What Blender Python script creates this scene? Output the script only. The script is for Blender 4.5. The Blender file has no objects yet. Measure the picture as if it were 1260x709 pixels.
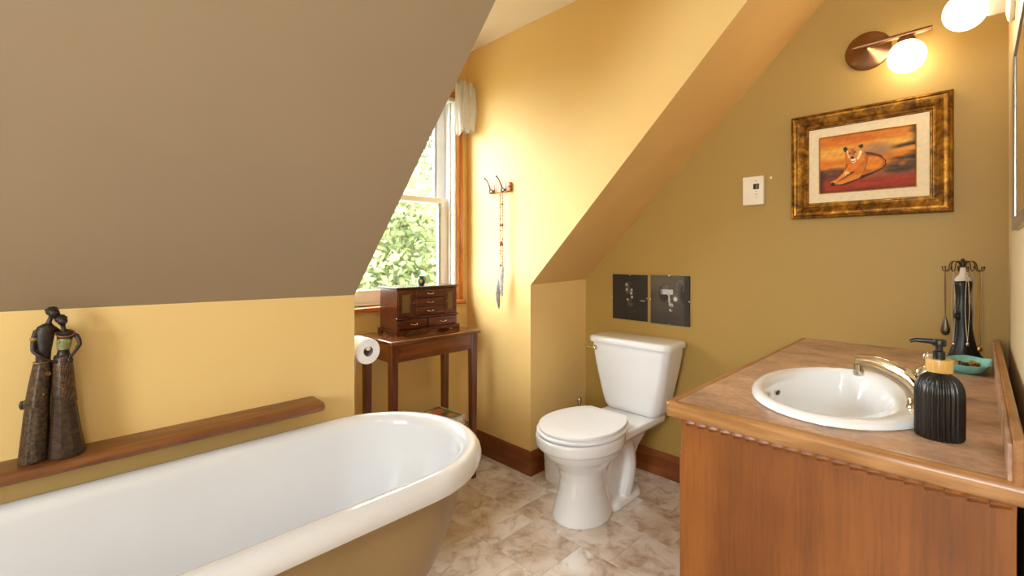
import bpy, bmesh, math, random
import numpy as np
from mathutils import Vector, Matrix, noise as mnoise
random.seed(7)
PI = math.pi
R = math.radians
scene = bpy.context.scene
COL = scene.collection

# ------------------------------------------------------------------ camera
cam_d = bpy.data.cameras.new('camera')
cam_d.sensor_width = 36.0
cam_d.lens = 570.0 / 1260.0 * 36.0
cam_d.shift_y = -40.5 / 1260.0
cam_d.clip_start = 0.02
cam = bpy.data.objects.new('camera', cam_d)
COL.objects.link(cam)
cam.location = (0, 0, 1.2)
cam.rotation_euler = (R(90), 0, R(-44.8))
scene.camera = cam

# ------------------------------------------------------------------ world, lights, exposure
world = bpy.data.worlds.new('overcast_sky')
scene.world = world
world.use_nodes = True
bg = world.node_tree.nodes['Background']
bg.inputs['Color'].default_value = (0.93, 0.97, 1.0, 1)
bg.inputs['Strength'].default_value = 23.0

sun_d = bpy.data.lights.new('sun', 'SUN')
sun_d.energy = 5.0
sun_d.angle = R(3)
sun_d.color = (1.0, 0.95, 0.85)
sun = bpy.data.objects.new('sun', sun_d)
COL.objects.link(sun)
sun.rotation_euler = (R(38), 0, R(-25))      # from behind the house, over the roof, onto the trees


def portal(name, loc, rot, sx, sy):
    d = bpy.data.lights.new(name, 'AREA')
    d.shape = 'RECTANGLE'
    d.size, d.size_y = sx, sy
    d.cycles.is_portal = True
    o = bpy.data.objects.new(name, d)
    COL.objects.link(o)
    o.location = loc
    o.rotation_euler = rot


portal('window_portal', (1.345, 2.43, 1.55), (R(-90), 0, 0), 0.95, 1.3)
portal('fill_window_portal', (-2.28, 0.0, 1.5), (0, R(-90), 0), 1.3, 1.3)

scene.view_settings.view_transform = 'Standard'
scene.view_settings.look = 'None'
scene.view_settings.exposure = 0.0
scene.view_settings.gamma = 1.0
scene.view_settings.use_curve_mapping = False
GLOBE_L = 12.5
FILL_LAMP_L = 57.0

# ------------------------------------------------------------------ helpers
BASE = {}


def lin(c):
    return tuple(((v / 255) / 12.92 if v / 255 <= 0.04045 else ((v / 255 + 0.055) / 1.055) ** 2.4) for v in c)


def rgba(c):
    return lin(c) + (1.0,)


class NT:
    def __init__(self, name):
        self.m = bpy.data.materials.new(name)
        self.m.use_nodes = True
        self.t = self.m.node_tree
        self.b = self.t.nodes['Principled BSDF']
        self.out = self.t.nodes['Material Output']

    def n(self, typ, **kw):
        nd = self.t.nodes.new(typ)
        for k, v in kw.items():
            if k.startswith('i_'):
                nd.inputs[k[2:].replace('_', ' ')].default_value = v
            else:
                setattr(nd, k, v)
        return nd

    def l(self, a, b):
        self.t.links.new(a, b)

    def coords(self, scale=(1, 1, 1), rot=(0, 0, 0), src='Object'):
        tc = self.n('ShaderNodeTexCoord')
        mp = self.n('ShaderNodeMapping')
        mp.inputs['Scale'].default_value = scale
        mp.inputs['Rotation'].default_value = rot
        self.l(tc.outputs[src], mp.inputs['Vector'])
        return mp.outputs['Vector']

    def noise(self, vec, scale, detail=3.0, rough=0.55, dist=0.0):
        nd = self.n('ShaderNodeTexNoise')
        nd.inputs['Scale'].default_value = scale
        nd.inputs['Detail'].default_value = detail
        nd.inputs['Roughness'].default_value = rough
        nd.inputs['Distortion'].default_value = dist
        self.l(vec, nd.inputs['Vector'])
        return nd.outputs['Fac']

    def ramp(self, fac, stops):
        nd = self.n('ShaderNodeValToRGB')
        el = nd.color_ramp.elements
        while len(el) < len(stops):
            el.new(0.5)
        for e, (p, c) in zip(el, stops):
            e.position = p
            e.color = rgba(c)
        self.l(fac, nd.inputs['Fac'])
        return nd.outputs['Color']

    def mix(self, fac, a, b, mode='MIX'):
        nd = self.n('ShaderNodeMix', data_type='RGBA', blend_type=mode)
        for s, v in ((0, fac), (6, a), (7, b)):
            if hasattr(v, 'is_linked'):
                self.l(v, nd.inputs[s])
            else:
                nd.inputs[s].default_value = v
        return nd.outputs[2]

    def bump(self, h, strength=0.2, dist=0.002):
        nd = self.n('ShaderNodeBump')
        nd.inputs['Strength'].default_value = strength
        nd.inputs['Distance'].default_value = dist
        self.l(h, nd.inputs['Height'])
        self.l(nd.outputs['Normal'], self.b.inputs['Normal'])

    def set(self, **kw):
        for k, v in kw.items():
            k = k.replace('_', ' ')
            if hasattr(v, 'is_linked'):
                self.l(v, self.b.inputs[k])
            else:
                self.b.inputs[k].default_value = v
        return self


def plain(name, c, rough=0.5, metal=0.0, vary=0.06, scale=12, bump=0.0, coat=0.0, **kw):
    t = NT(name)
    v = t.coords()
    f = t.noise(v, scale)
    c2 = tuple(max(0, x * (1 - vary)) for x in c)
    c3 = tuple(min(255, x * (1 + vary * 0.6)) for x in c)
    t.set(Base_Color=t.ramp(f, [(0.3, c2), (0.7, c3)]), Roughness=rough, Metallic=metal, Coat_Weight=coat, **kw)
    if bump:
        t.bump(t.noise(v, scale * 14, 2), bump, 0.001)
    return t.m


def paint(name, c, rough=0.55):
    """roller-painted plaster: a single colour with an orange-peel relief"""
    t = NT(name)
    v = t.coords()
    f = t.noise(v, 2.2, 3)
    t.set(Base_Color=t.ramp(f, [(0.3, tuple(x * 0.985 for x in c)), (0.7, tuple(min(255, x * 1.012) for x in c))]), Roughness=rough)
    t.bump(t.noise(v, 260, 2), 0.10, 0.0006)
    return t.m


def wood(name, dark, mid, light, axis='X', scale=1.0, rough=0.35, coat=0.25, rings=7.0, bands=26.0, fine=1.0):
    t = NT(name)
    s = {'X': (0.12, 1, 1), 'Y': (1, 0.12, 1), 'Z': (1, 1, 0.12)}[axis]
    v = t.coords(tuple(q * scale for q in s))
    big = t.noise(v, rings, 2, 0.5, 0.6)
    mul = t.n('ShaderNodeMath', operation='MULTIPLY')
    t.l(big, mul.inputs[0])
    mul.inputs[1].default_value = bands
    sn = t.n('ShaderNodeMath', operation='SINE')
    t.l(mul.outputs[0], sn.inputs[0])
    rg = t.n('ShaderNodeMapRange')
    rg.inputs['From Min'].default_value = -1
    t.l(sn.outputs[0], rg.inputs['Value'])
    col = t.ramp(rg.outputs['Result'], [(0.0, mid), (0.55, tuple((a + b) / 2 for a, b in zip(mid, light))), (1.0, light)])
    v2 = t.coords(tuple((q if q == 1 else 0.045) * scale for q in s))
    pore = t.noise(v2, 170 * fine, 3, 0.6)
    pr = t.ramp(pore, [(0.34, (90, 90, 90)), (0.55, (255, 255, 255))])
    col = t.mix(0.22, col, pr, 'MULTIPLY')
    blot = t.noise(t.coords(), 5, 3)
    dk = t.ramp(blot, [(0.3, tuple(255 * (d / max(1, m)) ** 0.8 if m else 255 for d, m in zip(dark, mid))), (0.62, (255, 255, 255))])
    col = t.mix(0.55, col, dk, 'MULTIPLY')
    t.set(Base_Color=col, Roughness=rough, Coat_Weight=coat, Coat_Roughness=0.15)
    t.bump(pore, 0.05, 0.0006)
    return t.m


M = {}
M['wall'] = paint('yellow_wall_paint', (237, 202, 133))
M['slope'] = paint('taupe_left_slope', (165, 144, 117), 0.6)  # left slope coloured darker and greyer than the right one
M['slope_right'] = paint('ochre_slope_paint', (226, 184, 116))
M['gable'] = paint('olive_gable_paint', (170, 137, 68))
M['ceiling'] = paint('cream_ceiling_paint', (246, 232, 214))
M['white_wall'] = paint('off_white_paint', (225, 205, 165))
M['base_wood'] = wood('baseboard_wood', (85, 40, 14), (128, 66, 28), (152, 84, 40), 'Y', 2.0, 0.35, 0.3)
M['casing'] = wood('window_casing_wood', (150, 80, 25), (196, 116, 44), (214, 136, 58), 'Z', 2.0, 0.4, 0.3)
M['casing_x'] = wood('window_stool_wood', (150, 80, 25), (190, 108, 40), (208, 128, 52), 'X', 2.0, 0.4, 0.3)
M['vinyl'] = plain('white_window_vinyl', (248, 249, 252), 0.35, vary=0.02)
M['bead_reflection'] = plain('bead_jamb_reflection', (176, 190, 200), 0.4, vary=0.03)
M['shelf_wood'] = wood('ledge_wood', (88, 46, 18), (120, 70, 30), (144, 90, 44), 'X', 1.6, 0.38, 0.25)
M['table_x'] = wood('table_wood_long', (62, 28, 8), (108, 56, 22), (136, 76, 34), 'X', 2.2, 0.22, 0.8)
M['table_y'] = wood('table_wood_cross', (62, 28, 8), (108, 56, 22), (134, 74, 32), 'Y', 2.2, 0.3, 0.5)
M['table_z'] = wood('table_wood_upright', (58, 26, 8), (96, 46, 17), (122, 62, 26), 'Z', 2.2, 0.3, 0.5)
M['box_wood'] = wood('mahogany', (40, 14, 6), (84, 32, 18), (112, 48, 28), 'X', 3.0, 0.28, 0.6)
M['box_dark'] = wood('mahogany_dark', (34, 12, 5), (70, 26, 14), (94, 40, 22), 'X', 3.0, 0.25, 0.6)
M['oak'] = wood('cabinet_veneer', (94, 48, 10), (129, 72, 21), (152, 89, 31), 'Z', 1.0, 0.42, 0.15, rings=3.2, bands=30)
M['oak_y'] = wood('counter_edge_wood', (128, 84, 42), (166, 114, 64), (186, 136, 84), 'Y', 1.8, 0.35, 0.3)
M['oak_x'] = wood('backsplash_wood', (120, 76, 36), (162, 106, 58), (182, 126, 76), 'X', 1.8, 0.35, 0.3)
M['enamel'] = plain('white_enamel', (228, 228, 231), 0.12, vary=0.015, scale=3, coat=0.5)
M['tub_out'] = plain('tan_tub_paint', (156, 128, 84), 0.32, vary=0.04, scale=4)
M['porcelain'] = plain('white_porcelain', (238, 239, 242), 0.1, vary=0.012, scale=3, coat=0.6)
M['seat_plastic'] = plain('white_seat_plastic', (243, 244, 248), 0.22, vary=0.01, scale=3)
M['white_plastic'] = plain('white_plastic', (242, 242, 244), 0.35, vary=0.02)
M['cream_plastic_lit_brass'] = plain('cream_plastic_lit_brass', (238, 226, 204), 0.4, vary=0.02)
M['black_plastic'] = plain('black_plastic', (18, 17, 16), 0.35, vary=0.1)
M['black_matte'] = plain('matte_black_glaze', (13, 12, 12), 0.28, vary=0.08, coat=0.2)
M['chrome'] = plain('chrome', (215, 212, 205), 0.12, 1.0, vary=0.02)
M['brass_chrome'] = plain('polished_faucet_metal', (222, 212, 192), 0.09, 1.0, vary=0.02)
M['copper'] = plain('brushed_copper', (152, 114, 84), 0.34, 1.0, vary=0.05, scale=30)
M['dark_metal'] = plain('dark_bronze_metal', (84, 74, 62), 0.35, 0.9, vary=0.08)
M['bamboo'] = wood('bamboo', (180, 130, 60), (214, 168, 92), (226, 184, 112), 'Z', 6.0, 0.4, 0.1)
M['hook_metal'] = plain('satin_hook_metal', (128, 118, 106), 0.4, 0.8, vary=0.05)
M['paper'] = plain('white_paper', (242, 242, 244), 0.9, vary=0.015, scale=40, bump=0.15)
M['card'] = plain('grey_card', (150, 140, 128), 0.9, vary=0.05, scale=40)
M['silver_frame'] = plain('silver_mirror_frame', (176, 172, 166), 0.3, 0.9, vary=0.05)
M['lace'] = None
M['mirror'] = plain('mirror_glass', (235, 235, 235), 0.02, 1.0, vary=0.0)
M['string'] = plain('twine', (120, 108, 96), 0.8, vary=0.15, scale=80)
M['bead_red'] = plain('red_bead', (150, 60, 42), 0.4)
M['bead_brown'] = plain('brown_bead', (110, 84, 66), 0.45)
M['bead_pale'] = plain('pale_bead', (170, 158, 142), 0.4)
M['silver'] = plain('silver_jewellery', (205, 196, 180), 0.2, 1.0, vary=0.1, scale=60)
M['old_gold'] = plain('gold_jewellery', (196, 150, 70), 0.25, 1.0, vary=0.1, scale=60)
M['amber'] = plain('amber_stone', (224, 160, 46), 0.2, vary=0.15, coat=0.5)
M['teal'] = plain('teal_ceramic', (126, 204, 204), 0.16, vary=0.1, scale=10, coat=0.5)
M['dress'] = plain('black_resin', (16, 15, 18), 0.4, vary=0.2, scale=30)
M['bust'] = plain('pale_resin_bust', (220, 210, 196), 0.5, vary=0.04)
M['grass'] = plain('lawn', (96, 100, 70), 0.9, vary=0.3, scale=2)
M['bark'] = plain('bark', (96, 82, 68), 0.9, vary=0.3, scale=9, bump=0.5)
M['wall_dark'] = plain('dark_wood_door', (40, 26, 18), 0.5, vary=0.15)


def leaf_mat(name, a, b):
    t = NT(name)
    f = t.noise(t.coords(), 2.3, 3)
    col = t.ramp(f, [(0.3, a), (0.7, b)])
    t.set(Base_Color=col, Roughness=0.6)
    tr = t.n('ShaderNodeBsdfTranslucent')
    t.l(col, tr.inputs['Color'])
    mx = t.n('ShaderNodeMixShader')
    mx.inputs['Fac'].default_value = 0.45
    t.l(t.b.outputs[0], mx.inputs[1])
    t.l(tr.outputs[0], mx.inputs[2])
    t.l(mx.outputs[0], t.out.inputs['Surface'])
    return t.m


M['leaf'] = leaf_mat('summer_leaves', (84, 100, 58), (140, 146, 98))
M['leaf2'] = leaf_mat('pale_leaves', (70, 84, 52), (120, 126, 90))


def glass_mat():
    t = NT('window_pane')
    tr = t.n('ShaderNodeBsdfTransparent')
    tr.inputs['Color'].default_value = (0.96, 0.98, 0.97, 1)
    gl = t.n('ShaderNodeBsdfGlossy')
    gl.inputs['Roughness'].default_value = 0.02
    lw = t.n('ShaderNodeLayerWeight')
    pw = t.n('ShaderNodeMath', operation='POWER')
    t.l(lw.outputs['Facing'], pw.inputs[0])
    pw.inputs[1].default_value = 5.0
    ma = t.n('ShaderNodeMath', operation='MULTIPLY_ADD')
    t.l(pw.outputs[0], ma.inputs[0])
    ma.inputs[1].default_value = 0.75
    ma.inputs[2].default_value = 0.03
    mx = t.n('ShaderNodeMixShader')
    t.l(ma.outputs[0], mx.inputs['Fac'])
    t.l(tr.outputs[0], mx.inputs[1])
    t.l(gl.outputs[0], mx.inputs[2])
    t.l(mx.outputs[0], t.out.inputs['Surface'])
    return t.m


M['pane'] = glass_mat()


def sheer_mat():
    t = NT('sheer_curtain_cloth')
    f = t.noise(t.coords((1, 1, 0.2)), 60, 3)
    t.set(Base_Color=t.ramp(f, [(0.3, (222, 218, 210)), (0.7, (250, 248, 244))]), Roughness=0.85)
    tl = t.n('ShaderNodeBsdfTranslucent')
    tl.inputs['Color'].default_value = (0.9, 0.88, 0.84, 1)
    tr = t.n('ShaderNodeBsdfTransparent')
    m1 = t.n('ShaderNodeMixShader')
    m1.inputs['Fac'].default_value = 0.45
    m2 = t.n('ShaderNodeMixShader')
    m2.inputs['Fac'].default_value = 0.15
    t.l(t.b.outputs[0], m1.inputs[1])
    t.l(tl.outputs[0], m1.inputs[2])
    t.l(m1.outputs[0], m2.inputs[1])
    t.l(tr.outputs[0], m2.inputs[2])
    t.l(m2.outputs[0], t.out.inputs['Surface'])
    return t.m


M['sheer'] = sheer_mat()


def emit_mat(name, c, s):
    t = NT(name)
    t.set(Base_Color=(0.9, 0.9, 0.88, 1), Roughness=0.3)
    t.b.inputs['Emission Color'].default_value = c
    t.b.inputs['Emission Strength'].default_value = s
    return t.m


M['globe'] = emit_mat('lit_opal_globe', (1.0, 0.83, 0.58, 1), GLOBE_L)
M['fill_lamp'] = emit_mat('lit_fill_diffuser', (0.80, 0.91, 1.0, 1), FILL_LAMP_L)


def tile_mat():
    t = NT('marbled_vinyl_tile')
    oi = t.n('ShaderNodeObjectInfo')
    tc = t.n('ShaderNodeTexCoord')
    sc = t.n('ShaderNodeVectorMath', operation='SCALE')
    sc.inputs['Scale'].default_value = 37.0
    cmb = t.n('ShaderNodeCombineXYZ')
    t.l(oi.outputs['Random'], cmb.inputs[0])
    t.l(oi.outputs['Random'], cmb.inputs[1])
    t.l(cmb.outputs[0], sc.inputs[0])
    add = t.n('ShaderNodeVectorMath', operation='ADD')
    t.l(tc.outputs['Object'], add.inputs[0])
    t.l(sc.outputs[0], add.inputs[1])
    v = add.outputs[0]
    f1 = t.noise(v, 6.0, 6, 0.6, 0.5)
    c1 = t.ramp(f1, [(0.28, (182, 162, 144)), (0.42, (224, 214, 206)), (0.55, (242, 239, 238)), (0.72, (250, 250, 252))])
    f2 = t.noise(v, 13, 5, 0.62, 0.8)
    c2 = t.ramp(f2, [(0.36, (194, 168, 146)), (0.5, (255, 254, 252))])
    col = t.mix(0.6, c1, c2, 'MULTIPLY')
    f3 = t.noise(v, 3.0, 2)
    c3 = t.ramp(f3, [(0.35, (240, 226, 210)), (0.65, (255, 255, 255))])
    col = t.mix(0.8, col, c3, 'MULTIPLY')
    tint = t.ramp(oi.outputs['Random'], [(0.0, (238, 230, 222)), (1.0, (255, 255, 255))])
    col = t.mix(0.8, col, tint, 'MULTIPLY')
    t.set(Base_Color=col, Roughness=0.3)
    t.bump(f2, 0.06, 0.001)
    return t.m


M['tile'] = tile_mat()
M['grout'] = plain('tile_joint', (216, 202, 184), 0.7, vary=0.1, scale=20)


def laminate():
    t = NT('mottled_laminate')
    v = t.coords((1, 0.8, 1))
    f1 = t.noise(v, 10, 6, 0.6, 0.25)
    c1 = t.ramp(f1, [(0.3, (142, 116, 100)), (0.47, (188, 150, 122)), (0.6, (208, 168, 134)), (0.75, (216, 186, 162))])
    f2 = t.noise(v, 60, 4, 0.6)
    c2 = t.ramp(f2, [(0.3, (205, 195, 190)), (0.6, (255, 255, 255))])
    t.set(Base_Color=t.mix(0.7, c1, c2, 'MULTIPLY'), Roughness=0.3)
    t.bump(f2, 0.05, 0.0005)
    return t.m


M['laminate'] = laminate()


def gilt():
    t = NT('antique_gilt')
    v = t.coords()
    f = t.noise(v, 26, 5, 0.7, 0.5)
    col = t.ramp(f, [(0.3, (46, 26, 8)), (0.45, (108, 68, 16)), (0.6, (156, 106, 28)), (0.75, (194, 146, 58))])
    t.set(Base_Color=col, Roughness=0.38, Metallic=0.75)
    t.bump(f, 0.25, 0.002)
    return t.m


M['gilt'] = gilt()
M['fillet'] = plain('gold_fillet', (206, 160, 84), 0.35, 0.7, vary=0.1)
M['linen'] = plain('cream_linen_mat', (232, 212, 176), 0.8, vary=0.03, scale=60, bump=0.2)


def resin(name, a, b, kind, sc=400, rot=0.0):
    """bronze-brown carved resin: woven, ring or plain relief"""
    t = NT(name)
    v = t.coords((1, 1, 1), (0, R(rot), 0))
    if kind == 'weave':
        ch = t.n('ShaderNodeTexChecker')
        ch.inputs['Scale'].default_value = sc
        t.l(v, ch.inputs['Vector'])
        f = ch.outputs['Fac']
        col = t.mix(f, rgba(tuple(x * 0.75 for x in a)), rgba(tuple(x * 0.95 for x in b)))
        nz = t.noise(v, 90, 3)
        col = t.mix(0.8, col, t.ramp(nz, [(0.35, (110, 90, 70)), (0.65, (255, 245, 230))]), 'MULTIPLY')
    else:
        f = t.noise(v, 120, 4, 0.7)
        col = t.ramp(f, [(0.4, a), (0.68, b)])
    t.set(Base_Color=col, Roughness=0.42, Metallic=0.15)
    t.bump(f, 0.5, 0.0015)
    return t.m


M['resin_weave'] = resin('resin_woven', (40, 29, 22), (104, 78, 50), 'weave')
M['resin_weave_light'] = resin('resin_woven_light', (62, 44, 30), (132, 98, 62), 'weave', 300, 40)
M['resin_rough'] = resin('resin_stippled', (38, 28, 22), (106, 80, 52), 'rough')
M['resin_skin'] = resin('resin_dark_skin', (30, 22, 18), (58, 42, 32), 'plain')
M['resin_gold'] = plain('resin_gold', (176, 130, 66), 0.4, 0.4, vary=0.2, scale=60)
M['resin_green'] = plain('resin_green', (128, 132, 78), 0.45, vary=0.15, scale=60)
M['resin_red'] = plain('resin_copper', (150, 88, 50), 0.45, 0.2, vary=0.15, scale=60)


def attr_mat(name, rough=0.5, coat=0.0):
    t = NT(name)
    a = t.n('ShaderNodeVertexColor', layer_name='Col')
    t.set(Base_Color=a.outputs['Color'], Roughness=rough, Coat_Weight=coat, Coat_Roughness=0.03)
    return t.m


M['oil_print'] = attr_mat('oil_painting', 0.7, 0.0)
M['photo_print'] = attr_mat('photo_print_under_glass', 0.5, 0.3)
M['cover_print'] = attr_mat('magazine_cover_print', 0.25, 0.2)


def vase_mat():
    t = NT('teal_glaze_amber_centre')
    f = t.noise(t.coords(), 45, 3)
    t.set(Base_Color=t.ramp(f, [(0.35, (16, 52, 52)), (0.6, (34, 96, 86)), (0.75, (70, 130, 110))]), Roughness=0.15, Coat_Weight=0.5)
    return t.m


M['vase'] = vase_mat()


def cane_mat():
    t = NT('woven_cane')
    ch = t.n('ShaderNodeTexChecker')
    ch.inputs['Scale'].default_value = 420
    t.l(t.coords((1, 1, 1), (0, R(45), 0)), ch.inputs['Vector'])
    t.set(Base_Color=t.mix(ch.outputs['Fac'], rgba((92, 72, 34)), rgba((142, 118, 66))), Roughness=0.6, Metallic=0.2)
    t.bump(ch.outputs['Fac'], 0.3, 0.001)
    return t.m


M['cane'] = cane_mat()
M['feather'] = plain('grey_feather', (158, 150, 146), 0.8, vary=0.25, scale=70, bump=0.3)
M['feather_dark'] = plain('dark_feather', (112, 106, 104), 0.8, vary=0.25, scale=70, bump=0.3)


# ------------------------------------------------------------------ geometry builder
class MB:
    def __init__(self):
        self.v, self.f, self.mi, self.cur = [], [], [], 0

    def face(self, idx):
        self.f.append(tuple(idx))
        self.mi.append(self.cur)

    def box(self, x0, x1, y0, y1, z0, z1):
        b = len(self.v)
        self.v += [(x, y, z) for z in (z0, z1) for y in (y0, y1) for x in (x0, x1)]
        for q in ((0, 2, 3, 1), (4, 5, 7, 6), (0, 1, 5, 4), (2, 6, 7, 3), (0, 4, 6, 2), (1, 3, 7, 5)):
            self.face([b + i for i in q])
        return self

    def hexa(self, p8):
        b = len(self.v)
        self.v += [tuple(p) for p in p8]
        for q in ((0, 3, 2, 1), (4, 5, 6, 7), (0, 1, 5, 4), (1, 2, 6, 5), (2, 3, 7, 6), (3, 0, 4, 7)):
            self.face([b + i for i in q])
        return self

    def rings(self, rs, cap=True, close=False):
        b = len(self.v)
        n = len(rs[0])
        for r in rs:
            self.v += [tuple(p) for p in r]
        m = len(rs)
        for i in range(m if close else m - 1):
            j = (i + 1) % m
            for k in range(n):
                k2 = (k + 1) % n
                self.face([b + i * n + k, b + i * n + k2, b + j * n + k2, b + j * n + k])
        if cap and not close:
            self.face([b + k for k in range(n)][::-1])
            self.face([b + (m - 1) * n + k for k in range(n)])
        return self

    def prism(self, outline, axis, a0, a1):
        """outline: 2-D loop; axis x: (y,z), y: (x,z), z: (x,y)"""
        def p(q, a):
            return {'x': (a, q[0], q[1]), 'y': (q[0], a, q[1]), 'z': (q[0], q[1], a)}[axis]
        return self.rings([[p(q, a0) for q in outline], [p(q, a1) for q in outline]])

    def lathe(self, prof, c=(0, 0, 0), seg=24, axis='z', ripple=0, amp=0.0, sx=1.0, sy=1.0, cap=True):
        rs = []
        for r, h in prof:
            ring = []
            for k in range(seg):
                t = 2 * PI * k / seg
                rr = r * (1 + amp * abs(math.cos(ripple * t / 2)) - amp) if ripple else r
                a, d = rr * math.cos(t) * sx, rr * math.sin(t) * sy
                q = {'z': (a, d, h), 'x': (h, a, d), 'y': (a, h, d)}[axis]
                ring.append((c[0] + q[0], c[1] + q[1], c[2] + q[2]))
            rs.append(ring)
        return self.rings(rs, cap)

    def ell(self, c, rx, ry=None, rz=None, seg=16, n=10):
        ry = rx if ry is None else ry
        rz = rx if rz is None else rz
        rs = []
        for i in range(n + 1):
            p = PI * (i + 0.04 * (1 if i == 0 else (-1 if i == n else 0))) / n
            rs.append([(c[0] + rx * math.sin(p) * math.cos(2 * PI * k / seg), c[1] + ry * math.sin(p) * math.sin(2 * PI * k / seg), c[2] - rz * math.cos(p)) for k in range(seg)])
        return self.rings(rs)

    def tube(self, pts, r, seg=10, cap=True, flat=1.0, up=None):
        pts = [Vector(p) for p in pts]
        n = len(pts)
        rad = [r] * n if not isinstance(r, (list, tuple)) else list(r)
        prev = None
        rs = []
        for i, p in enumerate(pts):
            d = (pts[min(i + 1, n - 1)] - pts[max(i - 1, 0)])
            d = d.normalized() if d.length > 1e-9 else Vector((0, 0, 1))
            if prev is None:
                a = Vector(up) if up else (Vector((0, 0, 1)) if abs(d.z) < 0.9 else Vector((1, 0, 0)))
            else:
                a = prev
            a = (a - d * a.dot(d)).normalized()
            prev = a
            b = d.cross(a)
            rs.append([p + a * (rad[i] * flat * math.cos(2 * PI * k / seg)) + b * (rad[i] * math.sin(2 * PI * k / seg)) for k in range(seg)])
        return self.rings(rs, cap)

    def torus(self, c, R_, r, seg=20, ms=8, axis='z', arc=1.0):
        n = seg if arc >= 1 else int(seg * arc) + 1
        rs = []
        for i in range(n):
            t = 2 * PI * i / seg
            ring = []
            for k in range(ms):
                p = 2 * PI * k / ms
                a, d, h = (R_ + r * math.cos(p)) * math.cos(t), (R_ + r * math.cos(p)) * math.sin(t), r * math.sin(p)
                q = {'z': (a, d, h), 'x': (h, a, d), 'y': (a, h, d)}[axis]
                ring.append((c[0] + q[0], c[1] + q[1], c[2] + q[2]))
            rs.append(ring)
        return self.rings(rs, cap=arc < 1, close=arc >= 1)

    def build(self, name, mat, parent=None, smooth=38, bevel=0.0, bseg=2, remesh=0.0, sm_it=0, kind=None, label=None):
        base = BASE.get(parent.name, Vector((0, 0, 0))) if parent else Vector((0, 0, 0))
        me = bpy.data.meshes.new(name)
        me.from_pydata([(a - base.x, b - base.y, c - base.z) for a, b, c in self.v], [], self.f)
        mats = mat if isinstance(mat, (list, tuple)) else [mat]
        for m_ in mats:
            me.materials.append(m_)
        if len(mats) > 1:
            me.polygons.foreach_set('material_index', self.mi)
        bm = bmesh.new()
        bm.from_mesh(me)
        bmesh.ops.recalc_face_normals(bm, faces=bm.faces)
        bm.to_mesh(me)
        bm.free()
        if smooth:
            me.polygons.foreach_set('use_smooth', [True] * len(me.polygons))
            me.set_sharp_from_angle(angle=R(smooth))
        o = bpy.data.objects.new(name, me)
        COL.objects.link(o)
        if parent:
            o.parent = parent
        BASE[o.name] = base.copy()
        if remesh:
            md = o.modifiers.new('remesh', 'REMESH')
            md.mode = 'VOXEL'
            md.voxel_size = remesh
            md.use_smooth_shade = True
            if sm_it:
                s = o.modifiers.new('smooth', 'SMOOTH')
                s.factor = 0.5
                s.iterations = sm_it
        if bevel:
            b = o.modifiers.new('bevel', 'BEVEL')
            b.width = bevel
            b.segments = bseg
            b.limit_method = 'ANGLE'
            b.angle_limit = R(35)
        if kind:
            o['kind'] = kind
        if label:
            o['label'] = label
        return o


def thing(name, label, cat, loc=(0, 0, 0), group=None):
    o = bpy.data.objects.new(name, None)
    o.empty_display_size = 0.05
    COL.objects.link(o)
    o.location = loc
    BASE[o.name] = Vector(loc)
    return tag(o, label, cat, group)


def tag(o, label, cat, group=None):
    o['label'] = label
    o['category'] = cat
    if group:
        o['group'] = group
    return o


def struct(o):
    o['kind'] = 'structure'
    return o


def rrect(cx, cy, hx, hy, r, n=6):
    out = []
    for sx, sy, a0 in ((1, 1, 0), (-1, 1, 90), (-1, -1, 180), (1, -1, 270)):
        for k in range(n + 1):
            t = R(a0 + 90 * k / n)
            out.append((cx + sx * (hx - r) + r * math.cos(t), cy + sy * (hy - r) + r * math.sin(t)))
    return out


def bez(p0, p1, p2, p3, n=12):
    p0, p1, p2, p3 = map(Vector, (p0, p1, p2, p3))
    return [p0 * (1 - t) ** 3 + p1 * 3 * t * (1 - t) ** 2 + p2 * 3 * t * t * (1 - t) + p3 * t ** 3 for t in [i / n for i in range(n + 1)]]


def painted(name, o0, du, dv, w, h, nx, ny, fn, mat, parent, curve=None):
    """a flat print: a fine sheet whose colours fn(s, t) gives (s to the right, t downwards, both 0..1)"""
    base = BASE[parent.name]
    S, T = np.meshgrid(np.linspace(0, 1, nx), np.linspace(0, 1, ny))
    rgb = np.clip(fn(S, T), 0, 255) / 255.0
    rgb = np.where(rgb <= 0.04045, rgb / 12.92, ((rgb + 0.055) / 1.055) ** 2.4)
    o0, du, dv = np.array(o0), np.array(du), np.array(dv)
    P = o0 + S[..., None] * w * du + T[..., None] * h * dv - np.array(base)
    V = P.reshape(-1, 3)
    F = [(j * nx + i, j * nx + i + 1, (j + 1) * nx + i + 1, (j + 1) * nx + i) for j in range(ny - 1) for i in range(nx - 1)]
    me = bpy.data.meshes.new(name)
    me.from_pydata(V.tolist(), [], F)
    at = me.color_attributes.new('Col', 'FLOAT_COLOR', 'POINT')
    at.data.foreach_set('color', np.concatenate([rgb.reshape(-1, 3), np.ones((nx * ny, 1))], 1).astype(np.float32).ravel())
    me.materials.append(mat)
    o = bpy.data.objects.new(name, me)
    COL.objects.link(o)
    o.parent = parent
    BASE[o.name] = base.copy()
    return o


def fbm(S, T, f, seed=0, octv=4):
    rs = np.random.RandomState(seed)
    out = np.zeros_like(S)
    amp = 1.0
    for _ in range(octv):
        for _ in range(4):
            a = rs.uniform(0, 2 * PI)
            out += amp * np.sin(2 * PI * f * (S * math.cos(a) + T * math.sin(a)) + rs.uniform(0, 6.28)) / 4
        f *= 2.0
        amp *= 0.55
    return out


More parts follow.
